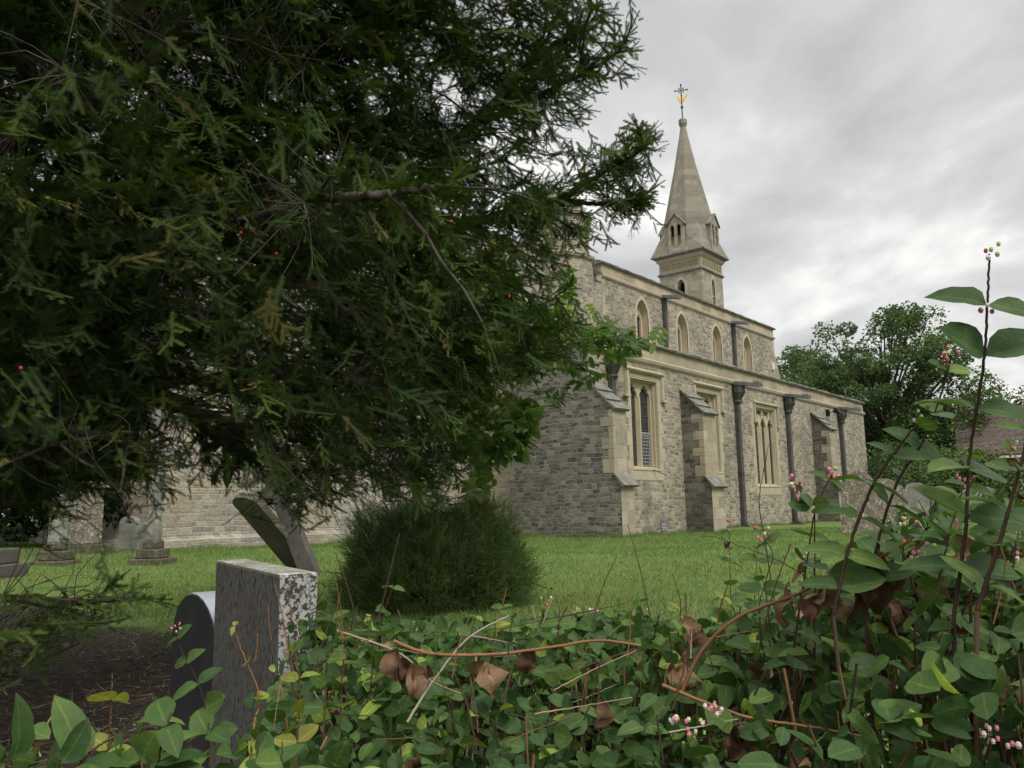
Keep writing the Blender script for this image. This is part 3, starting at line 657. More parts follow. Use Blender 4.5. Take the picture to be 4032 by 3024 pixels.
# octagon vertices k: angles 22.5,67.5,... corner i between vertices 2i and 2i+1
for i in range(4):
    a, b = o8[2*i], o8[2*i+1]; c = o8[(2*i+2) % 8]; ci = base[i]; cn = base[(i+1) % 4]
    cx_, cy_ = (a[0]+b[0])/2, (a[1]+b[1])/2
    up = 15.6; k = 1.21/1.34
    tip = (TX+(cx_-TX)*k, TY+(cy_-TY)*k, 15.75)
    sp.quad(ci, a, tip); sp.quad(ci, tip, b)     # broach pyramids
    sp.quad(ci, b, c, cn)                          # face between corners
rings = [[(a, b, 14.85) for a, b in octr(1.34)]]+[[(a, b, z) for a, b in octr(r)] for r, z in lv[1:]]
for p, q in zip(rings, rings[1:]):
    for k in range(8): sp.quad(p[k], p[(k+1) % 8], q[(k+1) % 8], q[k])
spire = sp.build('spire', [M['spire']], tw, recalc=False)
w = MB(); w.lathe([(0.13, 21.5), (0.20, 21.62), (0.19, 21.66), (0.23, 21.70), (0.23, 21.94), (0.2, 21.99), (0.06, 22.0)], (TX, TY), 12); w.build('finial', [M['spire']], spire) if False else w.build('finial', [M['spire']], tw)
# lucarnes on the four cardinal faces
def lucarne(ang):
    mb = MB(); ca, sa = math.cos(ang), math.sin(ang)
    fn = lambda u, v, d: (TX+d*ca-u*sa, TY+d*sa+u*ca, v)
    d0, d1 = 0.8, 1.53; hw = 0.45; zb, ze, zt = 14.35, 15.5, 16.05
    for s in (-1, 1):
        arc = arch_pts(s*0.19, 0.115, 15.36, 15.52, 8, cusps=(0.3, 0.7), cd_=0.03)
        lo, hi = (-hw, 0) if s < 0 else (0, hw)
        zz = [(hi, ze), (hi, 15.36)] if s > 0 else [(0, ze), (0, 15.36)]
        top = [(hi, 15.36), (hi, ze if s > 0 else zt-0.04), (lo, zt-0.04 if s > 0 else ze), (lo, 15.36)]
        mb.prism(arc+top, fn, d1-0.14, d1)
    for a, b in ((-hw, -0.305), (-0.075, 0.075), (0.305, hw)): mb.prism([(a, zb), (b, zb), (b, 15.361), (a, 15.361)], fn, d1-0.13, d1-0.001)
    mb.prism([(-hw, 14.0), (hw, 14.0), (hw, zb), (-hw, zb)], fn, d1-0.3, d1+0.01)
    for s in (-1, 1): mb.prism([(s*hw, 14.0), (s*(hw-0.08), 14.0), (s*(hw-0.08), ze), (s*hw, ze)], fn, d0, d1-0.14)
    o = mb.build('lucarne', [M['tower']], tw)
    r = MB()
    for s in (-1, 1): r.prism([(s*(hw+0.10), ze-0.06), (s*(hw+0.10), ze+0.0), (0, zt+0.10), (0, zt+0.0)], fn, 0.5, d1+0.07)
    r.build('gable', [M['weathering']], o)
    d = MB(); d.prism([(-hw+0.09, zb), (hw-0.09, zb), (hw-0.09, 15.45), (-hw+0.09, 15.45)], fn, d0+0.1, d1-0.2); d.build('dark_backing', [M['dark']], o)  # black block painted as the shade behind the lucarne arches
for k in range(4): lucarne(k*math.pi/2)
# weathervane
w = MB(); ap = TX; w.tube([(TX, TY, 21.98), (TX, TY, 24.0)], 0.035, 8)
for z, r in ((22.68, 0.07), (22.75, 0.085), (23.0, 0.055), (23.45, 0.05)): w.lathe([(0.02, z-r), (r, z), (0.02, z+r)], (TX, TY), 8)
cdv = np.array([math.cos(R(-20)), math.sin(R(-20)), 0])*0; va = Vector((0.42, -0.91, 0)).normalized()
c0 = Vector((TX, TY, 23.74)); w.tube([c0-va*0.30, c0+va*0.30], 0.03, 6)
for s in (-1, 1):
    for (q) in (c0+va*0.33*s,): w.lathe([(0.01, q.z-0.06), (0.055, q.z), (0.01, q.z+0.06)], (q.x, q.y), 8)
w.lathe([(0.01, 24.0), (0.06, 24.07), (0.01, 24.14)], (TX, TY), 8)
for s in (-1, 1):
    for h in (-1, 1): q = c0+va*0.11*s+Vector((0, 0, 0.11*h)); w.lathe([(0.01, q.z-0.05), (0.05, q.z), (0.01, q.z+0.05)], (q.x, q.y), 8)
vane = w.build('weathervane', [M['iron']], tw)
w = MB(); ck = [(-0.30, 0.26), (-0.26, 0.36), (-0.20, 0.34), (-0.17, 0.2), (-0.10, 0.10), (0.02, 0.08), (0.12, 0.16), (0.22, 0.30), (0.40, 0.40), (0.44, 0.32), (0.38, 0.24), (0.28, 0.14), (0.20, 0.0), (0.08, -0.10), (-0.08, -0.12), (-0.20, -0.04), (-0.26, 0.1)]
w.prism([(a, 23.12+b*0.9) for a, b in ck], lambda u, v, t: (TX+va.x*u*.82-va.y*t, TY+va.y*u*.82+va.x*t, v), -0.02, 0.02); w.build('golden_cockerel', [M['gold']], tw)
#PART2
# ------------------------------------------------------------------ ground
FWD = np.array([math.cos(YAW), math.sin(YAW)]); RGT = np.array([math.sin(YAW), -math.cos(YAW)])
def uv2xy(u, v): return CAM[0]+RGT[0]*u+FWD[0]*v, CAM[1]+RGT[1]*u+FWD[1]*v
def xy2uv(x, y): return (x-CAM[0])*RGT[0]+(y-CAM[1])*RGT[1], (x-CAM[0])*FWD[0]+(y-CAM[1])*FWD[1]
def sst(t): t = max(0.0, min(1.0, t)); return t*t*(3-2*t)
def ground_z(x, y):
    u, v = xy2uv(x, y)
    z = -0.72*(1-sst((v-0.4)/2.4))
    z += 0.03*math.sin(x*0.7+1.3)*math.cos(y*0.6)*sst((v-3)/3)
    if y > -2: z += 0.12*sst((-4-x)/6)*sst((y+2)/6)
    if -1 < x < 26 and -2.5 < y < 1: z -= 0.02
    return z
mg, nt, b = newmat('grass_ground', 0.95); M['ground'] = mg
p = pos(nt); n1 = noise(nt, p, 1.1, 4, 0.6); n2 = noise(nt, p, 26, 5, 0.75); n3 = noise(nt, p, 0.35, 3)
g = mixc(nt, smooth(nt, n1.outputs[0], 0.35, 0.65), (0.115, 0.18, 0.05), (0.15, 0.215, 0.062))
g = mixc(nt, smooth(nt, n3.outputs[0], 0.42, 0.62), g, (0.15, 0.19, 0.045))
g = mixc(nt, 0.85, g, ramp(nt, n2.outputs[0], [(0.3, (0.5, 0.55, 0.5)), (0.5, (0.95, 0.95, 0.9)), (0.72, (1.5, 1.4, 1.3))]), 'MULTIPLY')
sp_ = N(nt, 'ShaderNodeSeparateXYZ'); L(nt, p, sp_.inputs[0])
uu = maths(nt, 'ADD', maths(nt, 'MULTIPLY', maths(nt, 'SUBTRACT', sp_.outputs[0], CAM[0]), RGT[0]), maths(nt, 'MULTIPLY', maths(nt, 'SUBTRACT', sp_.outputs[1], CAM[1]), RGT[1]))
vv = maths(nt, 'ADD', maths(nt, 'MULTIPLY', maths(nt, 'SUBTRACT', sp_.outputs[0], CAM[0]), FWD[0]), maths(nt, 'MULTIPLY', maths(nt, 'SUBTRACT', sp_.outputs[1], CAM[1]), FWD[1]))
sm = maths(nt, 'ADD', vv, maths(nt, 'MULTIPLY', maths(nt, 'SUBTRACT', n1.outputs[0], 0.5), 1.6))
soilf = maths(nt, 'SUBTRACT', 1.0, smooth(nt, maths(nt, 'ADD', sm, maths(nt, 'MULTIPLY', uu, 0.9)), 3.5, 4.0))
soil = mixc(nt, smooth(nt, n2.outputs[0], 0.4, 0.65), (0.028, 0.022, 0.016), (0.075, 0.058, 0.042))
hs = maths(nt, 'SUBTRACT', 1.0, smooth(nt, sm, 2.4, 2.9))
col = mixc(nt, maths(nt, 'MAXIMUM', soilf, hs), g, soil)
L(nt, col, b.inputs['Base Color']); bump(nt, b, n2.outputs[0], 0.8, 0.05)
def sheet():
    # fine near the churchyard, coarse out to the horizon
    def axis(c):
        a = [c+math.copysign(t, s) for s in (-1, 1) for t in ()]
        pts = set()
        for k in range(-60, 61): pts.add(round(c+k*0.7, 3))
        d = 42
        while d < 1500: pts.add(c+d); pts.add(c-d); d *= 1.5
        return sorted(pts)
    xs, ys = axis(-2.0), axis(0.0); mb = MB(); nx = len(xs)
    for y in ys:
        for x in xs: mb.v.append((x, y, ground_z(x, y)))
    for j in range(len(ys)-1):
        for i in range(nx-1): mb.f.append((j*nx+i, j*nx+i+1, (j+1)*nx+i+1, (j+1)*nx+i)); mb.m.append(0)
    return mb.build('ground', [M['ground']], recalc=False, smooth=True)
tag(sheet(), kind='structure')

# ------------------------------------------------------------------ leaf / needle meshes (numpy)
def tri_mesh(name, V, F, mats, parent=None, tint=None, midx=None):
    me = bpy.data.meshes.new(name)
    V = np.asarray(V, np.float32); F = np.asarray(F, np.int32)
    me.vertices.add(len(V)); me.vertices.foreach_set('co', V.ravel())
    me.loops.add(F.size); me.loops.foreach_set('vertex_index', F.ravel())
    me.polygons.add(len(F)); me.polygons.foreach_set('loop_start', np.arange(0, F.size, 3, dtype=np.int32))
    me.polygons.foreach_set('loop_total', np.full(len(F), 3, np.int32))
    for mt in mats: me.materials.append(mt)
    if midx is not None: me.polygons.foreach_set('material_index', np.asarray(midx, np.int32))
    if tint is not None:
        a = me.attributes.new('tint', 'FLOAT', 'POINT'); a.data.foreach_set('value', np.asarray(tint, np.float32))
    me.update(calc_edges=True)
    o = bpy.data.objects.new(name, me); return link(o, parent)
def frames(D, Nn):
    """rows: side, dir, normal"""
    D = D/np.linalg.norm(D, axis=1, keepdims=True); S = np.cross(D, Nn); l = np.linalg.norm(S, axis=1, keepdims=True); l[l < 1e-4] = 1
    S = S/l; Nn = np.cross(S, D); return np.stack([S, D, Nn], 1)
def scatter(tmpl, P, D, Nn, sc):
    """tmpl (V,F); returns merged V,F and per-vertex instance index"""
    V, F = tmpl[0], tmpl[1]; Fr = frames(D, Nn); n = len(P)
    W = np.einsum('vk,nkj->nvj', V, Fr)*sc[:, None, None]+P[:, None, :]
    FF = F[None]+(np.arange(n)*len(V))[:, None, None]
    return W.reshape(-1, 3), FF.reshape(-1, 3), np.repeat(np.arange(n), len(V))
class TM:
    def __init__(s): s.V = []; s.F = []; s.T = []; s.M = []; s.R = []; s.n = 0
    def add(s, V, F, t, m=0, rib=None):
        s.R.append(np.zeros(len(V)) if rib is None else rib); s.V.append(V); s.F.append(F+s.n); s.T.append(np.broadcast_to(np.asarray(t, float), (len(V),)).copy()); s.M.append(np.full(len(F), m)); s.n += len(V)
    def inst(s, tmpl, P, D, Nn, sc, tint, m=0):
        if len(P) == 0: return
        V, F, idx = scatter(tmpl, np.asarray(P, float), np.asarray(D, float), np.asarray(Nn, float), np.asarray(sc, float)); s.add(V, F, np.asarray(tint)[idx], m, np.tile(np.tile([0., 1., 0.], len(tmpl[0])//3), len(P)) if len(tmpl[0]) == 21 else None)
    def tube(s, pts, r, seg=5, t=0.5, m=0):
        pts = np.asarray(pts, float); n = len(pts); r = np.broadcast_to(np.asarray(r, float), (n,))
        T = np.gradient(pts, axis=0); T /= np.linalg.norm(T, axis=1, keepdims=True)+1e-9
        A = np.cross(T, np.array([0.31, 0.17, 1.0])); A /= np.linalg.norm(A, axis=1, keepdims=True)+1e-9; B = np.cross(T, A)
        a = np.arange(seg)*2*math.pi/seg
        V = (pts[:, None]+(A[:, None]*np.cos(a)[None, :, None]+B[:, None]*np.sin(a)[None, :, None])*r[:, None, None]).reshape(-1, 3)
        F = []
        for k in range(n-1):
            for q in range(seg):
                q2 = (q+1) % seg; F += [(k*seg+q, k*seg+q2, (k+1)*seg+q2), (k*seg+q, (k+1)*seg+q2, (k+1)*seg+q)]
        s.add(V, np.array(F), t, m)
    def build(s, name, mats, parent=None):
        o = tri_mesh(name, np.concatenate(s.V), np.concatenate(s.F), mats, parent, np.concatenate(s.T), np.concatenate(s.M))
        rb = np.concatenate(s.R)
        if rb.any(): a = o.data.attributes.new('rib', 'FLOAT', 'POINT'); a.data.foreach_set('value', rb.astype(np.float32))
        return o
def smoothline(pts, n=24, jit=0.0):
    pts = np.asarray(pts, float); k = len(pts); t = np.linspace(0, k-1, n); out = []
    for q in t:
        i = int(min(q, k-2)); f = q-i; p0 = pts[max(i-1, 0)]; p1 = pts[i]; p2 = pts[i+1]; p3 = pts[min(i+2, k-1)]
        out.append(0.5*((2*p1)+(-p0+p2)*f+(2*p0-5*p1+4*p2-p3)*f*f+(-p0+3*p1-3*p2+p3)*f**3))
    out = np.array(out)
    if jit: out[1:-1] += rs.normal(0, jit, out[1:-1].shape)
    return out
def nrm(v): v = np.asarray(v, float); return v/(np.linalg.norm(v, axis=-1, keepdims=True)+1e-9)

# ------------------------------------------------------------------ gravestones
M['grave_dark'] = blotch('dark_gravestone', (0.075, 0.07, 0.06), (0.11, 0.10, 0.085), (0.05, 0.045, 0.04), s1=3, s2=14)
M['grave_grey'] = blotch('grey_gravestone', (0.16, 0.16, 0.14), (0.24, 0.235, 0.2), (0.11, 0.105, 0.09), s1=3, s2=15, lichen=0.4)
M['grave_lichen'] = blotch('lichened_gravestone', (0.14, 0.12, 0.09), (0.20, 0.175, 0.135), (0.07, 0.055, 0.04), s1=7, s2=24, lichen=0.95, lcol=(0.42, 0.40, 0.34))
M['grave_moss'] = blotch('mossy_stone', (0.10, 0.085, 0.06), (0.06, 0.065, 0.03), (0.16, 0.15, 0.12), s1=5, s2=16, bs=0.9)
M['granite'] = blotch('pale_granite_edge', (0.30, 0.33, 0.37), (0.36, 0.39, 0.43), (0.2, 0.22, 0.25), s1=8, s2=160, bs=0.2)
M['polished'] = blotch('polished_dark_granite', (0.030, 0.031, 0.034), (0.045, 0.046, 0.05), s1=4, s2=80, rough=0.35, bs=0.05)
mg, nt, b = newmat('pitted_granite', 0.9); p = pos(nt)
mp = N(nt, 'ShaderNodeMapping'); mp.inputs['Scale'].default_value = (130, 130, 45); L(nt, p, mp.inputs[0])
n1 = noise(nt, mp.outputs[0], 1, 3, 0.7); n2 = noise(nt, p, 4, 4)
col = mixc(nt, smooth(nt, n1.outputs[0], 0.52, 0.6), mixc(nt, n2.outputs[0], (0.095, 0.09, 0.08), (0.14, 0.133, 0.118)), (0.022, 0.021, 0.020))
L(nt, col, b.inputs['Base Color']); bump(nt, b, n1.outputs[0], 0.5, 0.004); M['pitted'] = mg
mg, nt, b = newmat('lichen_spotted_edge', 0.95); p = pos(nt)
n1 = noise(nt, p, 85, 5, 0.75, 0.5); n2 = noise(nt, p, 14, 3)
f = smooth(nt, maths(nt, 'ADD', maths(nt, 'MULTIPLY', n1.outputs[0], 0.8), maths(nt, 'MULTIPLY', n2.outputs[0], 0.25)), 0.48, 0.54)
L(nt, mixc(nt, f, (0.05, 0.045, 0.04), (0.36, 0.36, 0.34)), b.inputs['Base Color']); bump(nt, b, n1.outputs[0], 0.5, 0.006); M['spotted'] = mg
M['stonetop'] = blotch('lichened_top', (0.2, 0.2, 0.15), (0.3, 0.3, 0.25), (0.13, 0.12, 0.10), s1=10, s2=40, lichen=0.7, lcol=(0.5, 0.5, 0.45))
def slab_stone(label, base, ang, wd, th, ht, shape='round', lean=0, side=0, mats=('grave_grey',), group=None, foot=True, name='gravestone', zb=0.25):
    """upright stone: ang = direction of its width in the ground plane; lean tips it sideways along its width, side tips it backwards"""
    prof = []
    hw = wd/2
    if shape == 'round':
        prof = [(-hw, -zb), (hw, -zb), (hw, ht-hw*0.55)]+[(hw*math.cos(a), ht-hw*0.55+hw*0.55*math.sin(a)) for a in np.linspace(0.15, math.pi-0.15, 12)]+[(-hw, ht-hw*0.55)]
    elif shape == 'shoulder':
        s = hw*0.62; prof = [(-hw, -zb), (hw, -zb), (hw, ht*0.80), (hw*0.92, ht*0.86), (s+.02, ht*0.86)]+[(s*math.cos(a), ht-s*0.5+s*0.5*math.sin(a)) for a in np.linspace(0.05, math.pi-0.05, 11)]+[(-s-.02, ht*0.86), (-hw*0.92, ht*0.86), (-hw, ht*0.80)]
    elif shape == 'gothic':
        prof = [(-hw, -zb), (hw, -zb), (hw, ht*0.62)]+[(x, z) for x, z in arch_pts(0, hw, ht*0.62, ht, 8)[::-1]][1:-1]+[(-hw, ht*0.62)]
    elif shape == 'ogee':
        prof = [(-hw, -zb), (hw, -zb), (hw, ht*0.84), (hw*0.8, ht*0.87), (hw*0.66, ht*0.93), (hw*0.35, ht*0.985), (0, ht), (-hw*0.35, ht*0.985), (-hw*0.66, ht*0.93), (-hw*0.8, ht*0.87), (-hw, ht*0.84)]
    elif shape == 'square':
        prof = [(-hw, -zb), (hw, -zb), (hw, ht), (-hw, ht)]
    Wd = np.array([math.cos(ang), math.sin(ang), 0]); Nn = np.array([-math.sin(ang), math.cos(ang), 0]); Z = np.array([0, 0, 1.0])
    cl, sl = math.cos(lean), math.sin(lean); W2 = Wd*cl-Z*sl; Z2 = Z*cl+Wd*sl
    cs, ss = math.cos(side), math.sin(side); Z3 = Z2*cs+Nn*ss; N3 = Nn*cs-Z2*ss
    B = np.array(base)
    fn = lambda u, v, t: tuple(W2*u+Z3*v+N3*t)
    mb = MB(); i = 0; n = len(prof)
    mb.v = [fn(u, v, -th/2) for u, v in prof]+[fn(u, v, th/2) for u, v in prof]
    mb.f = [tuple(range(n)), tuple(range(2*n-1, n-1, -1))]; mb.m = [0, 0]
    for k in range(n):
        j = (k+1) % n; mb.f.append((k, j, n+j, n+k))
        topish = prof[k][1] > ht*0.8 and prof[j][1] > ht*0.8 and abs(prof[k][1]-prof[j][1]) < abs(prof[k][0]-prof[j][0])
        mb.m.append(2 if (len(mats) > 2 and topish) else (1 if len(mats) > 1 else 0))
    o = mb.build(name, [M[q] for q in mats], None, bevel=0.008); o.location = B
    return tag(o, label, 'gravestone', group)
GG = 'gravestones in the churchyard'
A0 = math.atan2(0.944, 0.33)
h = np.array([-16.729, -10.503]); wv = np.array([0.33, 0.944]); tv = np.array([0.944, -0.33])
c = h+wv*0.345+tv*0.045
slab_stone('thick grey square-topped headstone with a pitted face and lichen-spotted edge, nearest the hedge', (c[0], c[1], 0.0), A0, 0.69, 0.09, 0.71, 'square', mats=('pitted', 'spotted', 'stonetop'), zb=0.6, group=GG)
q = at(452, 1281, 2.95); 
c2 = np.array([q[0], q[1]])
slab_stone('dark polished granite headstone with curved top and pale rough edge', (c2[0]+0.02, c2[1]+0.03, 0.0), A0+R(3), 0.62, 0.10, q[2], 'round', mats=('polished', 'granite', 'granite'), zb=0.6, group=GG)
# leaning stone and leaning cross beside the bush
ls = at(678, 1250, 11.9)
slab_stone('brown round-topped headstone leaning steeply to the left before the chancel wall', (ls[0], ls[1], -0.12), R(92), 0.54, 0.10, 1.68, 'round', side=R(45), mats=('grave_dark', 'grave_moss'), group=GG, zb=0.1)
def cross_mono(label, base, ang, ht, lean=0, mat='grave_grey', steps=True, group=None, tw=0.17, arms=0.5, ring=False):
    root = empty('cross_monument', label, 'grave cross', group, base)
    Wd = np.array([math.cos(ang), math.sin(ang), 0]); Nn = np.array([-math.sin(ang), math.cos(ang), 0]); Z = np.array([0, 0, 1.0])
    W2 = Wd*math.cos(lean)-Z*math.sin(lean); Z2 = Z*math.cos(lean)+Wd*math.sin(lean)
    fn = lambda u, v, t: tuple(W2*u+Z2*v+Nn*t)
    a = tw/2; z0 = 0.42 if steps else -0.2; zc = ht-0.28
    mb = MB(); prof = [(-a*1.2, z0), (a*1.2, z0), (a, zc-a), (arms/2, zc-a), (arms/2, zc+a), (a, zc+a), (a*0.95, ht), (-a*0.95, ht), (-a, zc+a), (-arms/2, zc+a), (-arms/2, zc-a), (-a, zc-a)]
    mb.prism(prof, fn, -tw*0.4, tw*0.4); mb.build('cross', [M[mat]], root, bevel=0.012)
    if steps:
        for k, (hw_, a0, a1) in enumerate(((0.29, -0.2, 0.14), (0.2, 0.141, 0.29), (0.13, 0.291, 0.421))):
            s = MB(); s.prism([(-hw_, a0), (hw_, a0), (hw_*0.96, a1), (-hw_*0.96, a1)], lambda u, v, t: tuple(Wd*u+Z*v+Nn*t), -hw_*0.9, hw_*0.9); s.build('step', [M['grave_moss']], root, bevel=0.02)
    return root
cross_mono('pale stone cross on mossy steps, standing near the chancel corner', (-11.28, 0.86, 0.0), R(125), 2.05, R(-1), 'grave_grey', group='grave crosses')
cross_mono('grey stone cross leaning to the left beside the dark bush', (-11.15, -3.15, -0.05), R(118), 1.55, R(24), 'grave_dark', False, group='grave crosses', tw=0.2, arms=0.52)
cross_mono('stone cross on a stepped base, half hidden by yew twigs at the left', (-12.31, 1.95, 0.0), R(125), 1.7, 0, 'grave_grey', group='grave crosses', tw=0.2)
slab_stone('small round-topped headstone under the dark trees, left of its twin', (*at(283, 1085, 18.6)[:2], 0.05), R(110), 0.42, 0.14, 0.75, 'round', mats=('grave_grey',), group=GG)
slab_stone('small headstone under the dark trees, nearer the chancel wall', (*at(312, 1085, 18.2)[:2], 0.05), R(110), 0.42, 0.14, 0.62, 'round', mats=('grave_grey',), group=GG)
# plinth tomb at the left edge
rt = empty('pedestal_tomb', 'low two-tiered stone tomb at the left edge of the lawn', 'tomb', None, (-13.75, 0.85, -0.05))
for hw_, a0, a1, nm in ((0.50, -0.2, 0.25, 'plinth'), (0.40, 0.251, 0.46, 'block')):
    s = MB(); a_ = R(125); s.prism([(-hw_, a0), (hw_, a0), (hw_, a1), (-hw_, a1)], lambda u, v, t: (math.cos(a_)*u-math.sin(a_)*t, math.sin(a_)*u+math.cos(a_)*t, v), -hw_*.7, hw_*.7); s.build(nm, [M['grave_dark']], rt, bevel=0.02)
s = MB(); s.box(-.11, .11, -.11, .11, 0.461, 1.0); s.build('pillar', [M['grave_dark']], rt, bevel=.01)
# urn pillar further left
rt = empty('pillar_monument', 'tall pale square pillar monument with a moulded cap behind the yew twigs', 'monument', None, (-11.0, 4.3, 0.0))
s = MB(); s.box(-0.45, 0.45, -0.45, 0.45, -0.2, 0.3); s.build('base', [M['grave_moss']], rt, bevel=0.02)
s = MB(); s.box(-0.3, 0.3, -0.3, 0.3, 0.301, 1.35); s.box(-0.38, 0.38, -0.38, 0.38, 1.351, 1.47); s.build('shaft', [M['grave_lichen']], rt, bevel=0.02)
# low kerb of graves before the dark trees
s = MB(); s.prism([(0, -0.1), (0.12, 0.14), (0.35, 0.15), (0.4, -0.1)], lambda u, v, t: (-13.2+u+t*0.80, 4.2-t*.1, v+0.05), 0, 3.4)
tag(s.build('kerb_stone', [M['grave_moss']], None, bevel=0.03), 'low mossy grave kerb running along the grass before the dark trees', 'grave kerb')
# stones at the right of the church
slab_stone('big lichen-covered headstone leaning to the right beside the aisle, largest of the right-hand stones', (3.75, -5.55, 0.0), R(-68), 0.85, 0.14, 1.62, 'gothic', lean=R(3), mats=('grave_lichen', 'grave_lichen'), group=GG)
slab_stone('brownish shouldered headstone partly behind the big lichened one', (7.6, -5.15, 0.0), R(-66), 1.0, 0.14, 1.45, 'shoulder', mats=('grave_lichen', 'granite'), group=GG)
slab_stone('mid sized round-headed stone with a pale rim, further right on the grass', (10.6, -5.3, 0.0), R(-64), 0.95, 0.14, 1.35, 'shoulder', mats=('grave_grey', 'granite'), group=GG)
slab_stone('wide round-topped headstone with a white edge before the laurel bushes', (12.2, -6.8, 0.0), R(-62), 1.25, 0.14, 1.2, 'round', mats=('grave_grey', 'granite'), group=GG)
slab_stone('low round-topped headstone, rightmost and half hidden by the hedge shoots', (11.4, -8.5, 0.0), R(-60), 1.0, 0.14, 1.25, 'round', mats=('grave_grey', 'granite'), group=GG)
#PART3
# ------------------------------------------------------------------ yew
def seg_tri(p, d, w, up):
    s = np.cross(d, up); s /= np.linalg.norm(s)+1e-9
    return [p-s*w, p+s*w, p+d]
def yew_spray(seed, L0=0.34, nside=11, nl=0.021, step=0.0046, wn=0.0021, droop=0.10):
    r = np.random.RandomState(seed); V = []; F = []
    def shoot(p0, d0, ln, k0):
        n = max(3, int(ln/step)); p = p0.copy(); d = d0/np.linalg.norm(d0); prev = p.copy(); up = np.array([0, 0, 1.0])
        pts = [p.copy()]
        for i in range(n):
            d = d+np.array([r.normal(0, .012), 0, -droop*step*3+r.normal(0, .008)]); d /= np.linalg.norm(d)
            p = p+d*step; t = i/n
            s = np.cross(d, up); s /= np.linalg.norm(s)+1e-9
            l = nl*(1.0-0.45*t**3)*r.uniform(.8, 1.1)
            for sg in (-1, 1):
                nd = (s*sg*0.86+d*r.uniform(0.35, 0.6)+up*r.uniform(-0.12, 0.28)); nd = nd/np.linalg.norm(nd)*l
                i0 = len(V); V.extend(seg_tri(p, nd, wn, up)); F.append((i0, i0+1, i0+2))
            if i % 8 == 7 or i == n-1: pts.append(p.copy())
        for a, b in zip(pts, pts[1:]):
            dd = b-a; s = np.cross(dd, up); s = s/(np.linalg.norm(s)+1e-9)*0.0012; i0 = len(V); V.extend([a-s, a+s, b+s, b-s]); F.extend([(i0, i0+1, i0+2), (i0, i0+2, i0+3)])
        return pts, d
    p = np.zeros(3); d = np.array([0, 1.0, 0.05]); pts, de = shoot(p, d, L0, 0)
    # side shoots along the main axis
    for k in range(nside):
        if r.uniform() < 0.18: continue
        t = 0.08+0.8*(k+r.uniform(-.4, .4))/nside; y = t*L0; z = -droop*1.5*t*t*L0
        ln = L0*(0.36*math.sin(math.pi*(0.15+0.75*t))+0.05)*r.uniform(.35, 1.35)
        sg = 1 if k % 2 else -1
        a = np.array([sg*r.uniform(.45, .95), r.uniform(0.5, 1.0), r.uniform(-.35, .25)])
        shoot(np.array([0, y, z]), a, ln, 0)
    return np.array(V), np.array(F)
SPR_FAR = [yew_spray(s, L0=0.21+0.03*(s % 4), nside=6+s % 4) for s in range(6)]
SPR_NEAR = [yew_spray(s, L0=0.14+0.025*(s % 4), nside=4+s % 4, nl=0.018, step=0.0042, wn=0.0014) for s in range(6)]
class _S:
    def __len__(self): return 6
SPR = _S()
def yinst(tm, j, P, D, U, sc, t):
    if len(P) == 0: return
    near = np.linalg.norm(P+YB-CAM, axis=1) < 4.9
    tm.inst(SPR_NEAR[j], P[near], D[near], U[near], sc[near], t[near]); tm.inst(SPR_FAR[j], P[~near], D[~near], U[~near], sc[~near], t[~near])
yew = empty('yew_tree', 'large dark yew tree filling the left of the view, boughs sweeping down over the graves', 'tree', None, tuple(at(-420, 1400, 6.0)*np.array([1, 1, 0])))
YB = np.array(yew.location)
def loc(v): return np.asarray(v, float)-YB
M['bark'] = blotch('yew_bark', (0.055, 0.045, 0.036), (0.09, 0.075, 0.06), (0.035, 0.03, 0.025), s1=6, s2=30)
M['yew_needle'] = leafmat('yew_needles', [(0.0, (0.020, 0.036, 0.010)), (0.45, (0.038, 0.068, 0.014)), (0.80, (0.070, 0.110, 0.020)), (0.93, (0.110, 0.150, 0.028)), (0.94, (0.12, 0.13, 0.03)), (0.985, (0.18, 0.16, 0.05)), (1.0, (0.13, 0.085, 0.04))], 0.75, 0.2, 1.2)
# silhouette of the crown as a cone of directions seen from the lane (display pixels), used to grow sprays out of the boughs
POLY = [(-700, -900), (1250, -900), (1330, -200), (1335, 0), (1362, 60), (1375, 100), (1330, 160), (1262, 200), (1250, 250), (1262, 290), (1225, 335), (1200, 380), (1225, 405), (1290, 385),
        (1360, 345), (1400, 330), (1392, 390), (1380, 425), (1395, 450), (1375, 480), (1330, 505), (1240, 500), (1232, 560), (1222, 610), (1205, 655), (1190, 700), (1235, 730), (1245, 765), (1185, 800),
        (1130, 830), (1080, 850), (1050, 905), (1020, 960), (985, 1030), (960, 1090), (910, 1075), (850, 1065), (800, 1075), (770, 1060), (735, 1065), (705, 1085), (680, 1110), (640, 1125),
        (605, 1080), (590, 1000), (545, 985), (500, 965), (470, 925), (500, 900), (440, 860), (380, 850), (350, 900), (335, 1000), (325, 1060), (280, 1080), (200, 1085), (120, 1090), (0, 1100), (-700, 1120)]
PX = np.array([p[0]-(32 if p[0] > 1150 else 0) for p in POLY], float); PY = np.array([p[1] for p in POLY], float)
def inside(x, y):
    c = np.zeros(len(x), bool); j = len(PX)-1
    for i in range(len(PX)):
        cond = ((PY[i] > y) != (PY[j] > y)) & (x < (PX[j]-PX[i])*(y-PY[i])/(PY[j]-PY[i]+1e-9)+PX[i]); c ^= cond; j = i
    return c
def depthrange(x, y):
    """nearer in the middle left, further out to the right"""
    t = np.clip((x-600)/800, 0, 1); lo = 3.2+1.8*t+0.8*(y < 200); hi = 5.8+1.6*t
    return lo, hi
trunk = np.array([YB[0], YB[1]])
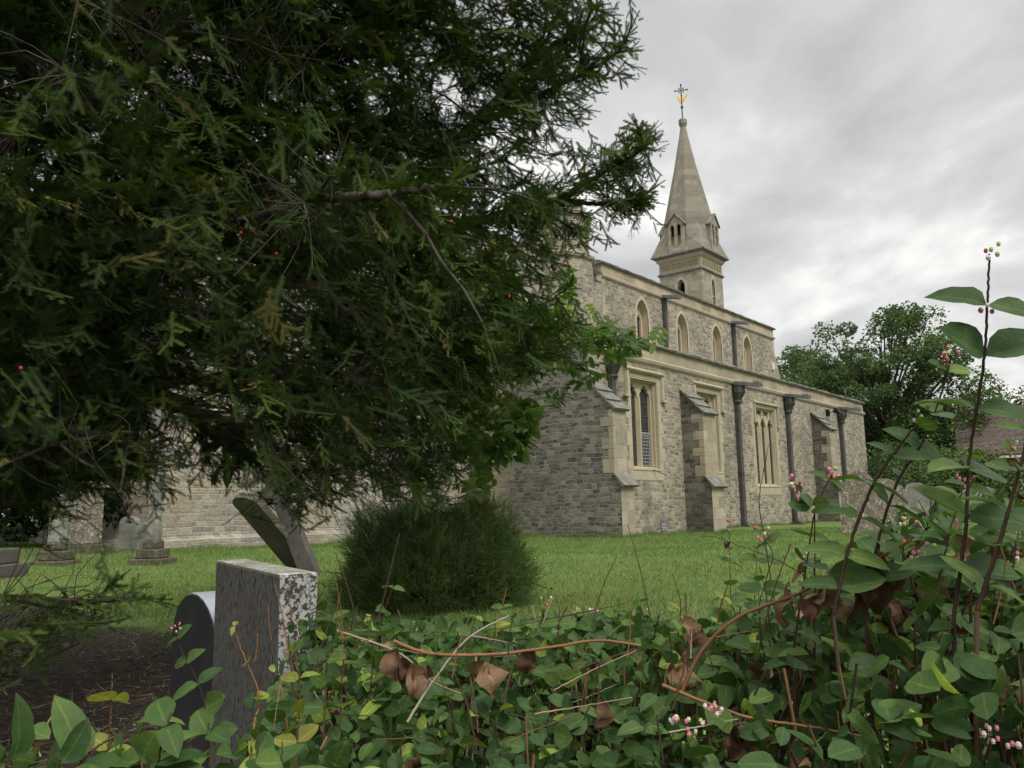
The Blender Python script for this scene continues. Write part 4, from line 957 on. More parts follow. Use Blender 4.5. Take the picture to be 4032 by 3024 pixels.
boughs_px = [
    ([(-420, 1380, 6.0), (-430, 900, 6.0), (-400, 300, 6.1), (-330, -500, 6.3)], 0.34, 0.18),
    ([(-420, 1150, 6.0), (-60, 1060, 5.6), (165, 960, 5.3), (300, 815, 5.0), (467, 669, 4.7), (640, 590, 4.6)], 0.10, 0.03),
    ([(-420, 900, 6.0), (0, 640, 5.6), (247, 543, 5.3), (400, 496, 5.2), (560, 420, 5.2), (658, 307, 5.3), (762, 278, 5.6), (900, 240, 6.0)], 0.09, 0.03),
    ([(-420, 500, 6.1), (100, 500, 5.8), (330, 430, 5.6), (470, 350, 5.6), (505, 285, 5.7), (560, 130, 5.9), (625, 20, 6.1), (660, -150, 6.2)], 0.09, 0.04),
    ([(400, 496, 5.2), (640, 560, 5.4), (870, 430, 5.8), (1023, 269, 6.2), (1090, 200, 6.5), (1150, 130, 6.6), (1260, 60, 6.8)], 0.06, 0.02),
    ([(1023, 269, 6.2), (1120, 230, 6.4), (1240, 170, 6.6), (1340, 110, 6.7)], 0.028, 0.01),
    ([(470, 600, 4.8), (760, 560, 5.2), (920, 510, 5.6), (1015, 477, 5.9), (1110, 460, 6.0), (1201, 431, 6.1), (1290, 380, 6.1), (1350, 345, 6.1), (1395, 318, 6.1)], 0.05, 0.008),
    ([(1201, 431, 6.1), (1300, 440, 6.2), (1350, 438, 6.2), (1385, 432, 6.2)], 0.02, 0.006),
    ([(-420, 1150, 6.0), (-100, 900, 5.0), (200, 830, 4.6), (354, 868, 4.5), (468, 905, 4.4), (600, 930, 4.3)], 0.06, 0.016),
    ([(200, 830, 4.6), (379, 862, 4.6), (430, 910, 4.6), (471, 952, 4.6), (560, 1000, 4.6)], 0.04, 0.015),
    ([(300, 815, 5.0), (388, 868, 4.8), (430, 940, 4.7), (455, 1002, 4.7)], 0.022, 0.008),
    ([(640, 590, 4.6), (760, 680, 4.7), (900, 740, 5.0), (1060, 770, 5.4), (1180, 760, 5.8)], 0.035, 0.012),
    ([(467, 669, 4.7), (600, 800, 4.3), (700, 900, 4.2), (740, 990, 4.2)], 0.03, 0.01),
    ([(-420, 700, 6.0), (-150, 400, 5.0), (150, 250, 4.4), (300, 150, 4.2), (380, 60, 4.2)], 0.06, 0.02),
    ([(-420, 1150, 6.0), (-200, 1000, 4.5), (50, 930, 4.0), (250, 950, 3.8), (330, 1000, 3.8)], 0.05, 0.012),
    ([(400, 496, 5.2), (560, 470, 4.2), (700, 430, 3.6), (850, 420, 3.3), (960, 400, 3.2)], 0.04, 0.008),
    ([(-420, 1150, 6.0), (-250, 1250, 4.6), (-20, 1290, 3.9), (160, 1300, 3.6), (290, 1290, 3.5)], 0.03, 0.008),
]
wood = TM(); bough_pts = []
for pts, r0, r1 in boughs_px:
    P = smoothline([at(*q) for q in pts], 10*len(pts), 0.005)
    if len(bough_pts) == 0:
        P[0][2] = -0.3
    n = len(P); wood.tube(loc(P), np.linspace(r0, r1, n), 7, 0.5); bough_pts.append(P[3:] if len(bough_pts) else P[18:])
BP = np.concatenate(bough_pts)
# sub-boughs from each bough so sprays always have wood near them
subs = []
for P in bough_pts[1:]:
    for k in range(4, len(P), 4):
        d = nrm(rs.normal(0, 1, 3)*[1, 1, 0.6]+nrm(P[min(k+1, len(P)-1)]-P[k-1])*1.2)
        ln = rs.uniform(0.35, 0.8); Q = [P[k]+d*ln*t+np.array([0, 0, -0.25*ln*t*t]) for t in np.linspace(0, 1, 6)]
        tip = Q[-1]-CAM; zc = tip@CF; px_ = (2016+FOC*(tip@CX)/zc)/S_; py_ = (1512-FOC*(tip@CU)/zc)/S_
        if not inside(np.array([px_]), np.array([py_]))[0]: continue
        subs.append(np.array(Q)+rs.normal(0, .01, (6, 3))*np.linspace(0, 1, 6)[:, None])
for Q in subs: wood.tube(loc(Q), np.linspace(0.012, 0.004, 6), 4, 0.5)
BP = np.concatenate([BP]+subs)
def sample_yew(n):
    out = []
    while sum(len(o) for o in out) < n:
        m = n*2; x = rs.uniform(-650, 1420, m); y = rs.uniform(-850, 1160, m)
        keep = inside(x, y)
        off = (x < -60) | (y < -60); keep &= ~(off & (rs.uniform(0, 1, m) < 0.72))  # sparser out-of-frame crown, extended above and left to block skylight
        # thinner foliage where sky or wall shows through
        dens = np.ones(m)
        tx = np.clip((x-880)/260, 0, 1); dens *= 1-0.62*tx*(y < 560)
        dens *= 1-0.35*((x > 1050) & (y > 560) & (y < 860))
        for ex, ey, ea, eb, s in ((455, 935, 105, 75, 0.93), (1250, 240, 60, 60, .3), (60, 350, 60, 30, 0.7), (880, 230, 90, 60, .5), (980, 200, 70, 70, 0.6), (1270, 560, 60, 60, .3), (690, 400, 60, 30, .5), (700, 380, 90, 50, 0.45), (1160, 545, 90, 60, .3), (1170, 300, 60, 40, .5), (620, 640, 60, 25, .3), (1010, 640, 70, 60, 0.5), (1130, 760, 60, 40, .5)):
            dens *= 1-s*np.exp(-(((x-ex)/ea)**2+((y-ey)/eb)**2)**2)
        keep &= rs.uniform(0, 1, m) < dens
        x, y = x[keep], y[keep]; lo, hi = depthrange(x, y)
        d = (lo**3+(hi**3-lo**3)*rs.uniform(0, 1, len(x)))**(1/3)
        out.append(np.stack([x, y, d], 1))
    q = np.concatenate(out)[:n]
    return np.array([at(*r) for r in q]), q
def spray_set(tm, tips, q, scl=(0.8, 1.15), tintf=None, droopy=0.55):
    n = len(tips); cen = np.array([YB[0], YB[1], 2.2])
    d = nrm(tips-cen); d[:, 2] *= 0.4
    d = nrm(nrm(d)*0.9+rs.normal(0, 0.55, (n, 3))+np.array([0, 0, -droopy])*rs.uniform(0.1, 1.5, (n, 1)))
    sc = rs.uniform(*scl, n); base = tips-d*(0.22*sc)[:, None]
    up = nrm(np.array([0, 0, 1.0])+rs.normal(0, 0.45, (n, 3)))
    t = np.clip(rs.beta(2, 2.6, n)*0.93, 0, 0.93)
    yl = rs.uniform(0, 1, n); pz = (q[:, 0] < 900)
    t = np.where(yl < (0.012+0.035*pz), rs.uniform(0.945, 1.0, n), t)
    k = rs.randint(0, len(SPR), n)
    for j in range(len(SPR)):
        s = k == j; yinst(tm, j, loc(base[s]), d[s], up[s], sc[s], t[s])
    return base
crown = TM()
cen, qc = sample_yew(3000)
rep_ = rs.randint(4, 9, len(cen)); tips = np.repeat(cen, rep_, 0)+rs.normal(0, 1, (rep_.sum(), 3))*[.13, .13, .08]; q = np.repeat(qc, rep_, 0)
bases = spray_set(crown, tips, q)
# sprays growing straight out of the thinner wood
wp, wd_, wq = [], [], []
for P in bough_pts[1:]+subs:
    thin = 0 if len(P) < 8 else int(len(P)*.35)
    for k in range(thin, len(P)):
        tg = nrm(P[min(k+1, len(P)-1)]-P[max(k-1, 0)]); tip = P[k]-CAM; zc = tip@CF; X_ = (2016+FOC*(tip@CX)/zc)/S_
        for _ in range(2 if X_ > 600 else 1):
            dd_ = nrm(tg*0.8+rs.normal(0, .6, 3)+[0, 0, -.15]); wp.append(P[k]+dd_*.22); wd_.append(dd_)
wp, wd_ = np.array(wp), np.array(wd_); kk = rs.randint(0, len(SPR), len(wp)); uw = nrm(np.array([0, 0, 1.0])+rs.normal(0, .5, wp.shape)); sw = rs.uniform(.7, 1.1, len(wp)); tw_ = rs.uniform(.1, .9, len(wp))
for j in range(len(SPR)):
    s = kk == j; yinst(crown, j, loc((wp-wd_*.22)[s]), wd_[s], uw[s], sw[s], tw_[s])
# pendulous and reaching tips placed along the outline
edge = []
def fringe(pts, depth, out, n=1, spread=10):
    for (x, y) in pts:
        for _ in range(n): edge.append((x+rs.normal(0, spread), y+rs.normal(0, spread), depth+rs.normal(0, 0.12), out))
fringe([(1440, 290), (1425, 300), (1405, 315), (1385, 322), (1370, 345), (1350, 340), (1400, 345), (1385, 375), (1350, 370), (1330, 400), (1310, 385), (1290, 400), (1270, 410)], 6.1, (0.9, 0.35), 2, 8)
fringe([(1435, 428), (1415, 432), (1390, 440), (1380, 470), (1360, 500), (1340, 520), (1325, 505), (1300, 520), (1280, 530), (1400, 455), (1360, 460), (1330, 460)], 6.2, (0.8, -0.3), 2, 9)
fringe([(1395, 115), (1380, 140), (1360, 160), (1385, 90), (1370, 60), (1350, 20), (1320, 180), (1290, 200), (1270, 190), (1345, 130)], 6.7, (0.8, -0.1), 2, 10)
fringe([(1275, 325), (1255, 335), (1230, 345), (1270, 250), (1260, 280), (1245, 310)], 6.6, (0.9, -0.2), 2, 8)
fringe([(1250, 540), (1245, 580), (1240, 610), (1225, 640), (1215, 670), (1260, 700), (1290, 690), (1300, 715), (1275, 740), (1250, 770), (1210, 790)], 5.9, (0.5, -0.5), 2, 10)
fringe([(600, 1110), (640, 1145), (710, 1090), (660, 1140), (480, 1040), (760, 1080), (740, 1075), (800, 1060)], 4.3, (0.1, -1.0), 2, 10)
fringe([(430, 1035), (415, 1045), (460, 1050), (400, 1030), (500, 1060), (380, 1080), (370, 1110), (350, 1060), (340, 1130), (395, 1085)], 4.2, (0.4, -0.7), 2, 10)
fringe([(170, 1180), (200, 1215), (230, 1230), (270, 1245), (150, 1150), (140, 1190), (60, 1180), (90, 1170), (255, 1225)], 3.9, (0.5, -0.6), 1, 8)
fringe([(290, 1300), (270, 1320), (240, 1310), (200, 1330), (160, 1330), (120, 1340), (80, 1330), (40, 1350), (0, 1340), (220, 1345), (180, 1350), (130, 1370), (60, 1380), (10, 1400), (100, 1400), (150, 1390), (40, 1430), (0, 1450), (90, 1440), (200, 1370)], 3.5, (0.9, 0.0), 5, 16)
E_ = np.array([[a-(30 if a > 1150 else 0), b_, c_] for a, b_, c_, o in edge]); O_ = np.array([o for a, b_, c_, o in edge])
ep = np.array([at(*r) for r in E_]); ed = nrm(CX[None]*O_[:, :1]+CU[None]*O_[:, 1:]+rs.normal(0, .35, (len(ep), 3)))
sc = rs.uniform(0.7, 1.05, len(ep)); k = rs.randint(0, len(SPR), len(ep)); tt = rs.uniform(.2, .9, len(ep)); upv = nrm(np.array([0, 0, 1.0])+rs.normal(0, .5, (len(ep), 3)))
eb = ep-ed*(0.22*sc)[:, None]
for j in range(len(SPR)):
    s = k == j; yinst(crown, j, loc(eb[s]), ed[s], upv[s], sc[s], tt[s])
crown.build('foliage', [M['yew_needle']], yew)
# twigs linking the sprays to the nearest wood
allb = np.concatenate([bases[::2], eb])
for bpt in allb:
    dd = np.linalg.norm(BP-bpt, axis=1)
    if dd.min() > 0.34: continue
    near = BP[np.argsort(dd)[rs.randint(0, 3)]]
    mid = (near+bpt)/2+np.array([0, 0, 0.06])*np.linalg.norm(near-bpt)+rs.normal(0, .03, 3)
    L_ = np.linalg.norm(near-bpt); wood.tube(loc(smoothline([near, mid, bpt], 5)), np.linspace(0.002+0.003*min(L_, 1), 0.0015, 5), 3, 0.5)
wood.build('boughs', [M['bark']], yew)
mg, nt_, b_ = newmat('red_aril', 0.4); b_.inputs['Base Color'].default_value = (0.45, 0.03, 0.03, 1); M['aril'] = mg
for (x, y, d) in ((597, 548, 3.4), (520, 503, 3.6), (655, 120, 4.5), (45, 795, 3.2), (475, 742, 3.8), (975, 478, 4.0), (1158, 458, 4.8), (830, 700, 4.2), (745, 1085, 4.2), (1100, 640, 4.6)):
    bm_ = MB(); q = loc(at(x, y, d)); bm_.lathe([(0.001, q[2]-.006), (0.006, q[2]-.004), (0.0065, q[2]+.001), (0.004, q[2]+.006)], (q[0], q[1]), 7); bm_.build('berry', [M['aril']], yew)
#PART4
# ------------------------------------------------------------------ broad leaves
def leaf_tmpl(ln=1.0, wd=0.62, fold=0.12, curl=0.15, n=5, taper=1.0):
    """leaf from origin along +Y"""
    V = []; F = []
    for i in range(n+1):
        t = i/n; w = wd*0.5*math.sin(math.pi*min(1, (t**0.85)))**0.6*(1-0.12*t)*taper if 0 < t < 1 else 0.0
        z = -curl*t*t; V += [(-w, t*ln, z+fold*w*2), (0, t*ln, z), (w, t*ln, z+fold*w*2)]
    for i in range(n):
        a = i*3
        F += [(a, a+1, a+4), (a, a+4, a+3), (a+1, a+2, a+5), (a+1, a+5, a+4)]
    rng_ = np.random.RandomState(int(wd*1000+curl*100)); V = np.array(V, float); V[3:-3, 2] += rng_.normal(0, 0.012*ln, len(V)-6); V[3:-3, 0] *= rng_.uniform(.95, 1.05, len(V)-6)
    return V, np.array(F)
# ------------------------------------------------------------------ walnut-like tree behind the yew
M['walnut_leaf'] = leafmat('walnut_leaves', [(0.0, (0.055, 0.10, 0.03)), (0.6, (0.105, 0.17, 0.048)), (1.0, (0.18, 0.25, 0.075))], 0.5, 0.4, 3)
M['branch'] = blotch('smooth_bark', (0.10, 0.09, 0.075), (0.15, 0.135, 0.11), s1=6, s2=30)
LW = leaf_tmpl(0.165, 0.08, 0.15, 0.03)
def compound(seed):
    r = np.random.RandomState(seed); V = []; F = []; n = 0
    for i in range(4):
        y = 0.05+0.065*i
        for s in ((-1, 1) if i < 3 else (0,)):
            d = np.array([s*0.85, 0.5 if s else 1.0, r.uniform(-.3, .05)]); d /= np.linalg.norm(d); up = np.array([r.uniform(-.2, .2), 0, 1.0])
            Fr = frames(d[None], up[None])[0]; W = LW[0]@Fr*(0.75+0.1*i)+np.array([0, y, -0.2*y*y]); V.append(W); F.append(LW[1]+n); n += len(W)
    s = 0.002; V.append(np.array([(-s, 0, 0), (s, 0, 0), (0, .25, -.012)])); F.append(np.array([(0, 1, 2)])+n)
    return np.concatenate(V), np.concatenate(F)
CP = [compound(s) for s in range(4)]
wb = at(900, 1180, 8.2); wb[2] = 0.0
wal = empty('walnut_tree', 'young broad-leaved tree with fresh green leaves reaching out behind the yew towards the aisle', 'tree', None, tuple(wb))
WBs = []; tm = TM()
wl = [([(900, 1150, 8.2), (900, 1000, 8.2), (890, 880, 8.1), (880, 700, 8.0), (900, 560, 8.0)], .06, .02),
      ([(880, 900, 8.1), (930, 850, 7.9), (1010, 800, 7.6), (1060, 775, 7.4), (1150, 745, 7.2), (1240, 735, 7.1), (1320, 735, 7.1), (1370, 715, 7.1)], .03, .006),
      ([(1010, 800, 7.6), (1060, 810, 7.4), (1120, 800, 7.3), (1180, 800, 7.2)], .015, .005), ([(1240, 735, 7.1), (1290, 710, 7.1), (1340, 690, 7.1)], .01, .004),
      ([(890, 880, 8.1), (960, 900, 7.6), (1030, 910, 7.4), (1090, 930, 7.3)], .015, .005), ([(895, 1000, 8.1), (960, 960, 7.6), (1040, 970, 7.4)], .012, .004),
      ([(885, 760, 8.0), (800, 680, 7.8), (740, 620, 7.6)], .02, .005), ([(885, 700, 8.0), (960, 640, 7.8), (1020, 600, 7.6), (1060, 560, 7.6)], .02, .005), ([(880, 800, 8.0), (980, 720, 7.7), (1080, 690, 7.5), (1160, 700, 7.4)], .02, .005)]
for pts, a, b_ in wl:
    P = smoothline([at(*q) for q in pts], 8*len(pts), .01); tm.tube(P-wb, np.linspace(a, b_, len(P)), 6)
    WBs.append(P)
tm.tube(np.array([wb, at(900, 1150, 8.2)])-wb-np.array([0, 0, 0.2]), 0.065, 6)
tm.build('trunk', [M['branch']], wal)
tm = TM(); cl = []
for (x, y, d, n, sp) in ((1375, 738, 7.1, 9, 13), (1345, 722, 7.1, 10, 16), (1320, 760, 7.1, 11, 18), (1290, 722, 7.1, 9, 16), (1280, 740, 7.1, 12, 24), (1250, 790, 7.2, 12, 26), (1230, 720, 7.2, 10, 25), (1210, 840, 7.2, 9, 22), (1180, 760, 7.3, 14, 30),
                         (1140, 720, 7.4, 14, 30), (1130, 900, 7.3, 12, 20), (1115, 935, 7.3, 10, 20), (1090, 960, 7.4, 8, 16), (1080, 880, 7.4, 10, 25), (1040, 860, 7.5, 12, 30), (1050, 980, 7.4, 8, 14), (1000, 960, 7.6, 10, 25), (1225, 640, 7.3, 6, 12), (1225, 600, 7.3, 6, 10), (1215, 680, 7.2, 7, 14),
                         (1090, 650, 7.5, 16, 35), (1040, 600, 7.6, 16, 35), (1000, 690, 7.7, 22, 45), (930, 640, 7.8, 22, 45), (900, 570, 7.9, 18, 40), (860, 630, 7.9, 18, 40), (760, 640, 7.6, 16, 35), (720, 610, 7.6, 12, 30), (940, 740, 7.8, 20, 45), (850, 720, 7.9, 18, 45), (1000, 780, 7.6, 16, 35), (960, 860, 7.7, 16, 35), (900, 820, 7.9, 16, 40),
                         (1035, 1035, 7.4, 4, 8), (500, 940, 5.2, 3, 8), (490, 990, 5.2, 2, 8)):
    for _ in range(n): cl.append(at(x+rs.normal(0, sp), y+rs.normal(0, sp), d+rs.normal(0, .15)))
cl = np.array(cl); d = nrm(nrm(cl-np.array([wb[0], wb[1], 2.2]))*0.5+rs.normal(0, .6, cl.shape)+[0, 0, -0.25]); upv = nrm(np.array([0, 0, 1.0])+rs.normal(0, .35, cl.shape)); k = rs.randint(0, 4, len(cl))
sc = rs.uniform(.75, 1.1, len(cl)); tt = rs.uniform(0, 1, len(cl)); zr_ = (cl-CAM)@CF; xr_ = (2016+FOC*((cl-CAM)@CX)/zr_)/S_; sc = np.where(xr_ > 1170, sc*.68, sc)
for j in range(4): s = k == j; tm.inst(CP[j], (cl-wb)[s]-d[s]*0.15, d[s], upv[s], sc[s], tt[s])
tm.build('leaves', [M['walnut_leaf']], wal)
# ------------------------------------------------------------------ dark bush on the lawn
def tuft(seed):
    r = np.random.RandomState(seed); V = []; F = []
    for b in range(5):
        d = np.array([r.normal(0, .35), 1.0, r.normal(0, .35)]) if b else np.array([0, 1.0, 0]); d /= np.linalg.norm(d); ln = r.uniform(.10, .16); y0 = 0 if not b else r.uniform(0, .05)
        for i in range(int(ln/0.005)):
            p = np.array([0, y0, 0])+d*i*0.005; a = r.uniform(0, 2*math.pi); nd = d*0.75+np.array([math.cos(a), 0, math.sin(a)])*0.7; nd = nd/np.linalg.norm(nd)*0.013
            s = np.cross(nd, r.normal(0, 1, 3)); s = s/np.linalg.norm(s)*0.0018; i0 = len(V); V += [p-s, p+s, p+nd]; F.append((i0, i0+1, i0+2))
    return np.array(V), np.array(F)
TU = [tuft(s) for s in range(4)]
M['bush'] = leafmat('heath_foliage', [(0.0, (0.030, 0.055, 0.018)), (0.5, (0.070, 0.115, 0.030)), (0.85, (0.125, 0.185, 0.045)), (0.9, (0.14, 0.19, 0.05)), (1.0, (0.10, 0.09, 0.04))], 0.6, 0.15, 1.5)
bb = np.array([-12.54, -6.73, 0.0])
bush = empty('conifer_bush', 'rounded dark green dwarf conifer bush on the lawn behind the hedge', 'bush', None, tuple(bb))
tm = TM(); n = 6000
th = rs.uniform(0, 2*math.pi, n); cz = rs.uniform(-0.05, 1, n); rr = rs.uniform(0.55, 1.0, n)**0.6
dirs = np.stack([np.cos(th)*np.sqrt(1-np.clip(cz, 0, 1)**2), np.sin(th)*np.sqrt(1-np.clip(cz, 0, 1)**2), np.clip(cz, 0, 1)], 1)
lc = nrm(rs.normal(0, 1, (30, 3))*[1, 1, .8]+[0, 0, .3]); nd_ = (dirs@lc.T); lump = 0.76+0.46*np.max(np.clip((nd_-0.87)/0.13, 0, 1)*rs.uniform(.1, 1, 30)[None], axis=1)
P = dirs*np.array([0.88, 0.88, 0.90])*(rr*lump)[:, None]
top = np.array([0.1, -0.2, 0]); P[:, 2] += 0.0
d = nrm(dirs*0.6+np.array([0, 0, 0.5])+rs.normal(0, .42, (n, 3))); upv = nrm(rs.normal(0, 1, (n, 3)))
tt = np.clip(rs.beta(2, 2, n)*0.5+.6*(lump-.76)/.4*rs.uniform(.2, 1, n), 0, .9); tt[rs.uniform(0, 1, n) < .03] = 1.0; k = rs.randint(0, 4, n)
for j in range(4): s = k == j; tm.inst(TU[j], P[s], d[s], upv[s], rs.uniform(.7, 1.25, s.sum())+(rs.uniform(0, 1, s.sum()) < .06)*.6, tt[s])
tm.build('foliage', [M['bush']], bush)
tm = TM()
for i in range(60):
    a = rs.uniform(0, 2*math.pi); c_ = rs.uniform(0.1, 1); e_ = np.array([math.cos(a)*math.sqrt(1-c_*c_), math.sin(a)*math.sqrt(1-c_*c_), c_*.85])*rs.uniform(.7, 1.0)
    tm.tube(smoothline([np.array([0, 0, -0.05])+rs.normal(0, .05, 3), e_*0.5+[0, 0, .05], e_], 6), np.linspace(.012, .003, 6), 4)
tm.build('stems', [M['bark']], bush)
# ------------------------------------------------------------------ far trees and shrubs
M['far_leaf'] = leafmat('sycamore_leaves', [(0.0, (0.045, 0.075, 0.035)), (0.5, (0.075, 0.12, 0.05)), (1.0, (0.12, 0.17, 0.07))], 0.6, 0.3, 0.4)
M['dark_leaf'] = leafmat('dark_evergreen', [(0.0, (0.008, 0.014, 0.008)), (0.6, (0.014, 0.026, 0.012)), (1.0, (0.022, 0.04, 0.015))], 0.7, 0.05, 0.4)
M['mid_leaf'] = leafmat('shrub_leaves', [(0.0, (0.03, 0.06, 0.02)), (0.6, (0.065, 0.11, 0.03)), (0.9, (0.11, 0.15, 0.04)), (1.0, (0.16, 0.10, 0.04))], 0.6, 0.15, 0.6)
LF = leaf_tmpl(1.0, 0.8, 0.1, 0.1, 2)
def blob_tree(name, label, cat, base, rad, h0, h1, nclump, leaf, mat, nl=260, group=None, cr=0.2, seed=1, trunk=True, gap=0.0, squash=1.0):
    r = np.random.RandomState(seed); root = empty(name, label, cat, group, tuple(base)); tm = TM()
    H = h1-h0; cs = []
    while len(cs) < nclump:
        p = r.uniform(-1, 1, 3); l = np.linalg.norm(p)
        if l > 1 or l < 0.35: continue
        cs.append(p)
    cs = np.array(cs)*np.array([rad, rad*squash, H/2])+np.array([0, 0, h0+H/2]); crr = rad*cr*r.uniform(.6, 1.35, nclump)
    P = []; Dn = []
    for c_, q in zip(cs, crr):
        v = r.normal(0, 1, (nl, 3)); v = nrm(v)*(r.uniform(0.25, 1, (nl, 1))**0.5)*q; v[:, 2] *= 0.7; P.append(c_+v); Dn.append(nrm(v)+[0, 0, -.2])
    P = np.concatenate(P); Dn = nrm(np.concatenate(Dn)+r.normal(0, .6, P.shape)); n = len(P)
    clt = np.repeat(r.uniform(.1, .8, nclump), nl)
    tm.inst(LF, P, Dn, nrm(np.array([0, 0, 1.0])+r.normal(0, .6, (n, 3))), r.uniform(.6, 1.3, n)*leaf, np.clip(clt+r.normal(0, .15, n), 0, 1))
    tm.build('crown', [mat], root)
    if trunk:
        w = TM(); w.tube(np.array([(0, 0, -.3), (0.05, 0, h0*0.6), (0, 0.05, h0+H*0.35), (0, 0, h0+H*.8)]), [rad*.07, rad*.055, rad*.035, rad*.01], 7)
        for c_ in cs[::2]:
            z = h0*0.7+0.5*(c_[2]-h0); w.tube(smoothline([(0, 0, max(0.3, min(z, c_[2]-.2))), c_*0.5+np.array([0, 0, z*.5]), c_], 7), np.linspace(rad*.022, rad*.004, 7), 4)
        w.build('trunk', [M['bark']], root)
    return root
FT = 'trees beyond the churchyard'
def gp(x, d):
    q = at(x, 1085, d); return (q[0], q[1], 0.0)
blob_tree('sycamore_tree', 'tall rounded sycamore behind the far end of the church, biggest of the right-hand trees', 'tree', gp(1930, 54), 5.6, 0.8, 12.4, 210, 0.18, M['far_leaf'], 280, FT, 0.15, 3)
blob_tree('sycamore_tree', 'lower bushy tree showing just over the aisle parapet', 'tree', gp(1770, 64), 5.4, 2.0, 12.2, 130, 0.2, M['far_leaf'], 260, FT, 0.17, 4)
blob_tree('sycamore_tree', 'smaller tree with pale leaves right of the tall sycamore', 'tree', gp(2085, 50), 3.6, 1.0, 7.4, 60, 0.19, M['mid_leaf'], 220, FT, 0.24, 5)
blob_tree('sycamore_tree', 'yellow-green tree above the tiled roof at the right edge', 'tree', gp(2230, 60), 5.5, 1.5, 7.4, 70, 0.22, M['mid_leaf'], 220, FT, 0.22, 6)
blob_tree('laurel_shrub', 'dense shrub behind the round-topped headstones at the right', 'shrub', gp(2085, 33), 2.3, 0.1, 2.4, 60, 0.11, M['mid_leaf'], 260, 'shrubs behind the headstones', 0.3, 7, False)
blob_tree('laurel_shrub', 'dark shrub behind the headstones, nearest the far end of the aisle', 'shrub', gp(1990, 45), 3.0, 0.1, 3.4, 60, 0.13, M['far_leaf'], 240, 'shrubs behind the headstones', 0.3, 8, False)
blob_tree('laurel_shrub', 'yellowish shrub before the brick house at the right edge', 'shrub', gp(2215, 35), 2.4, 0.1, 1.3, 60, 0.11, M['mid_leaf'], 240, 'shrubs behind the headstones', 0.3, 9, False)
DT = 'dark evergreens left of the chancel'
for i, (x, d, rad, h0_, h, lb) in enumerate(((255, 20.6, 0.98, 0.55, 8.0, 'dark narrow evergreen tree hugging the chancel corner'), (130, 21.5, 1.5, 0.5, 8.5, 'dark evergreen tree second from the chancel corner'), (-20, 22, 1.7, 0.45, 8.5, 'dark evergreen tree at the left edge of the view'), (-190, 22, 1.8, 0.3, 8.5, 'dark evergreen tree farthest left of the chancel'), (40, 31, 4.2, 0.1, 12, 'broad dark evergreen tree standing behind the narrow evergreens'))):
    blob_tree('evergreen_tree', lb, 'tree', gp(x, d), rad, h0_, h, 110, 0.16 if rad < 3 else 0.3, M['dark_leaf'], 230, DT, 0.42 if rad < 3 else .27, 20+i)
# ------------------------------------------------------------------ brick house at the right
hb0 = np.array(at(2165, 1000, 46)); hx, hy = hb0[0], hb0[1]
house = empty('brick_house', 'red brick outbuilding with a dark tiled roof behind the shrubs at the right edge', 'house', None, (hx, hy, 0))
M['tile'] = masonry('dark_roof_tiles', [(0.07, 0.05, 0.042), (0.095, 0.066, 0.055), (0.12, 0.085, 0.07), (0.08, 0.06, 0.052)], (0.025, 0.022, 0.022), bw=0.25, bh=0.24, ms=0.02, dirt=0.4, dirtcol=(0.06, 0.06, 0.05), lichen=0.35, wob=0.004)
M['brick'] = masonry('orange_brick', [(0.26, 0.10, 0.06), (0.32, 0.13, 0.075), (0.22, 0.09, 0.06), (0.36, 0.17, 0.10)], (0.34, 0.28, 0.22), bw=0.23, bh=0.08, ms=0.008, dirt=0.2, dirtcol=(0.15, 0.08, 0.05), lichen=0.1, wob=0.004)
F2 = nrm(np.array([hx-CAM[0], hy-CAM[1]])); R2 = np.array([F2[1], -F2[0]])
def hp(a, b_, z): return (R2[0]*a+F2[0]*b_, R2[1]*a+F2[1]*b_, z)
w = MB()
for p4 in (((-1.6, 0), (12, 0)), ((-1.6, 6), (-1.6, 0)), ((12, 0), (12, 6)), ((12, 6), (-1.6, 6))):
    (a, b1), (a2, b2) = p4; w.quad(hp(a, b1, -0.2), hp(a2, b2, -0.2), hp(a2, b2, 3.0), hp(a, b1, 3.0))
w.quad(hp(-1.6, 0, 3.0), hp(-1.6, 3, 5.3), hp(-1.6, 6, 3.0)); w.quad(hp(12, 0, 3.0), hp(12, 3, 5.3), hp(12, 6, 3.0)); w.build('wall', [M['brick']], house, recalc=False)
w = MB(); w.prism([(-0.35, 2.78), (3, 5.36), (6.35, 2.78), (6.35, 2.9), (3, 5.5), (-0.35, 2.9)], lambda u, v, t: hp(t, u, v), -1.9, 12.2); w.build('roof', [M['tile']], house)
w = MB(); w.prism([(-0.45, 2.70), (-0.33, 2.70), (-0.33, 2.80), (-0.45, 2.80)], lambda u, v, t: hp(t, u, v), -1.9, 12.2); w.build('gutter', [M['white']], house)
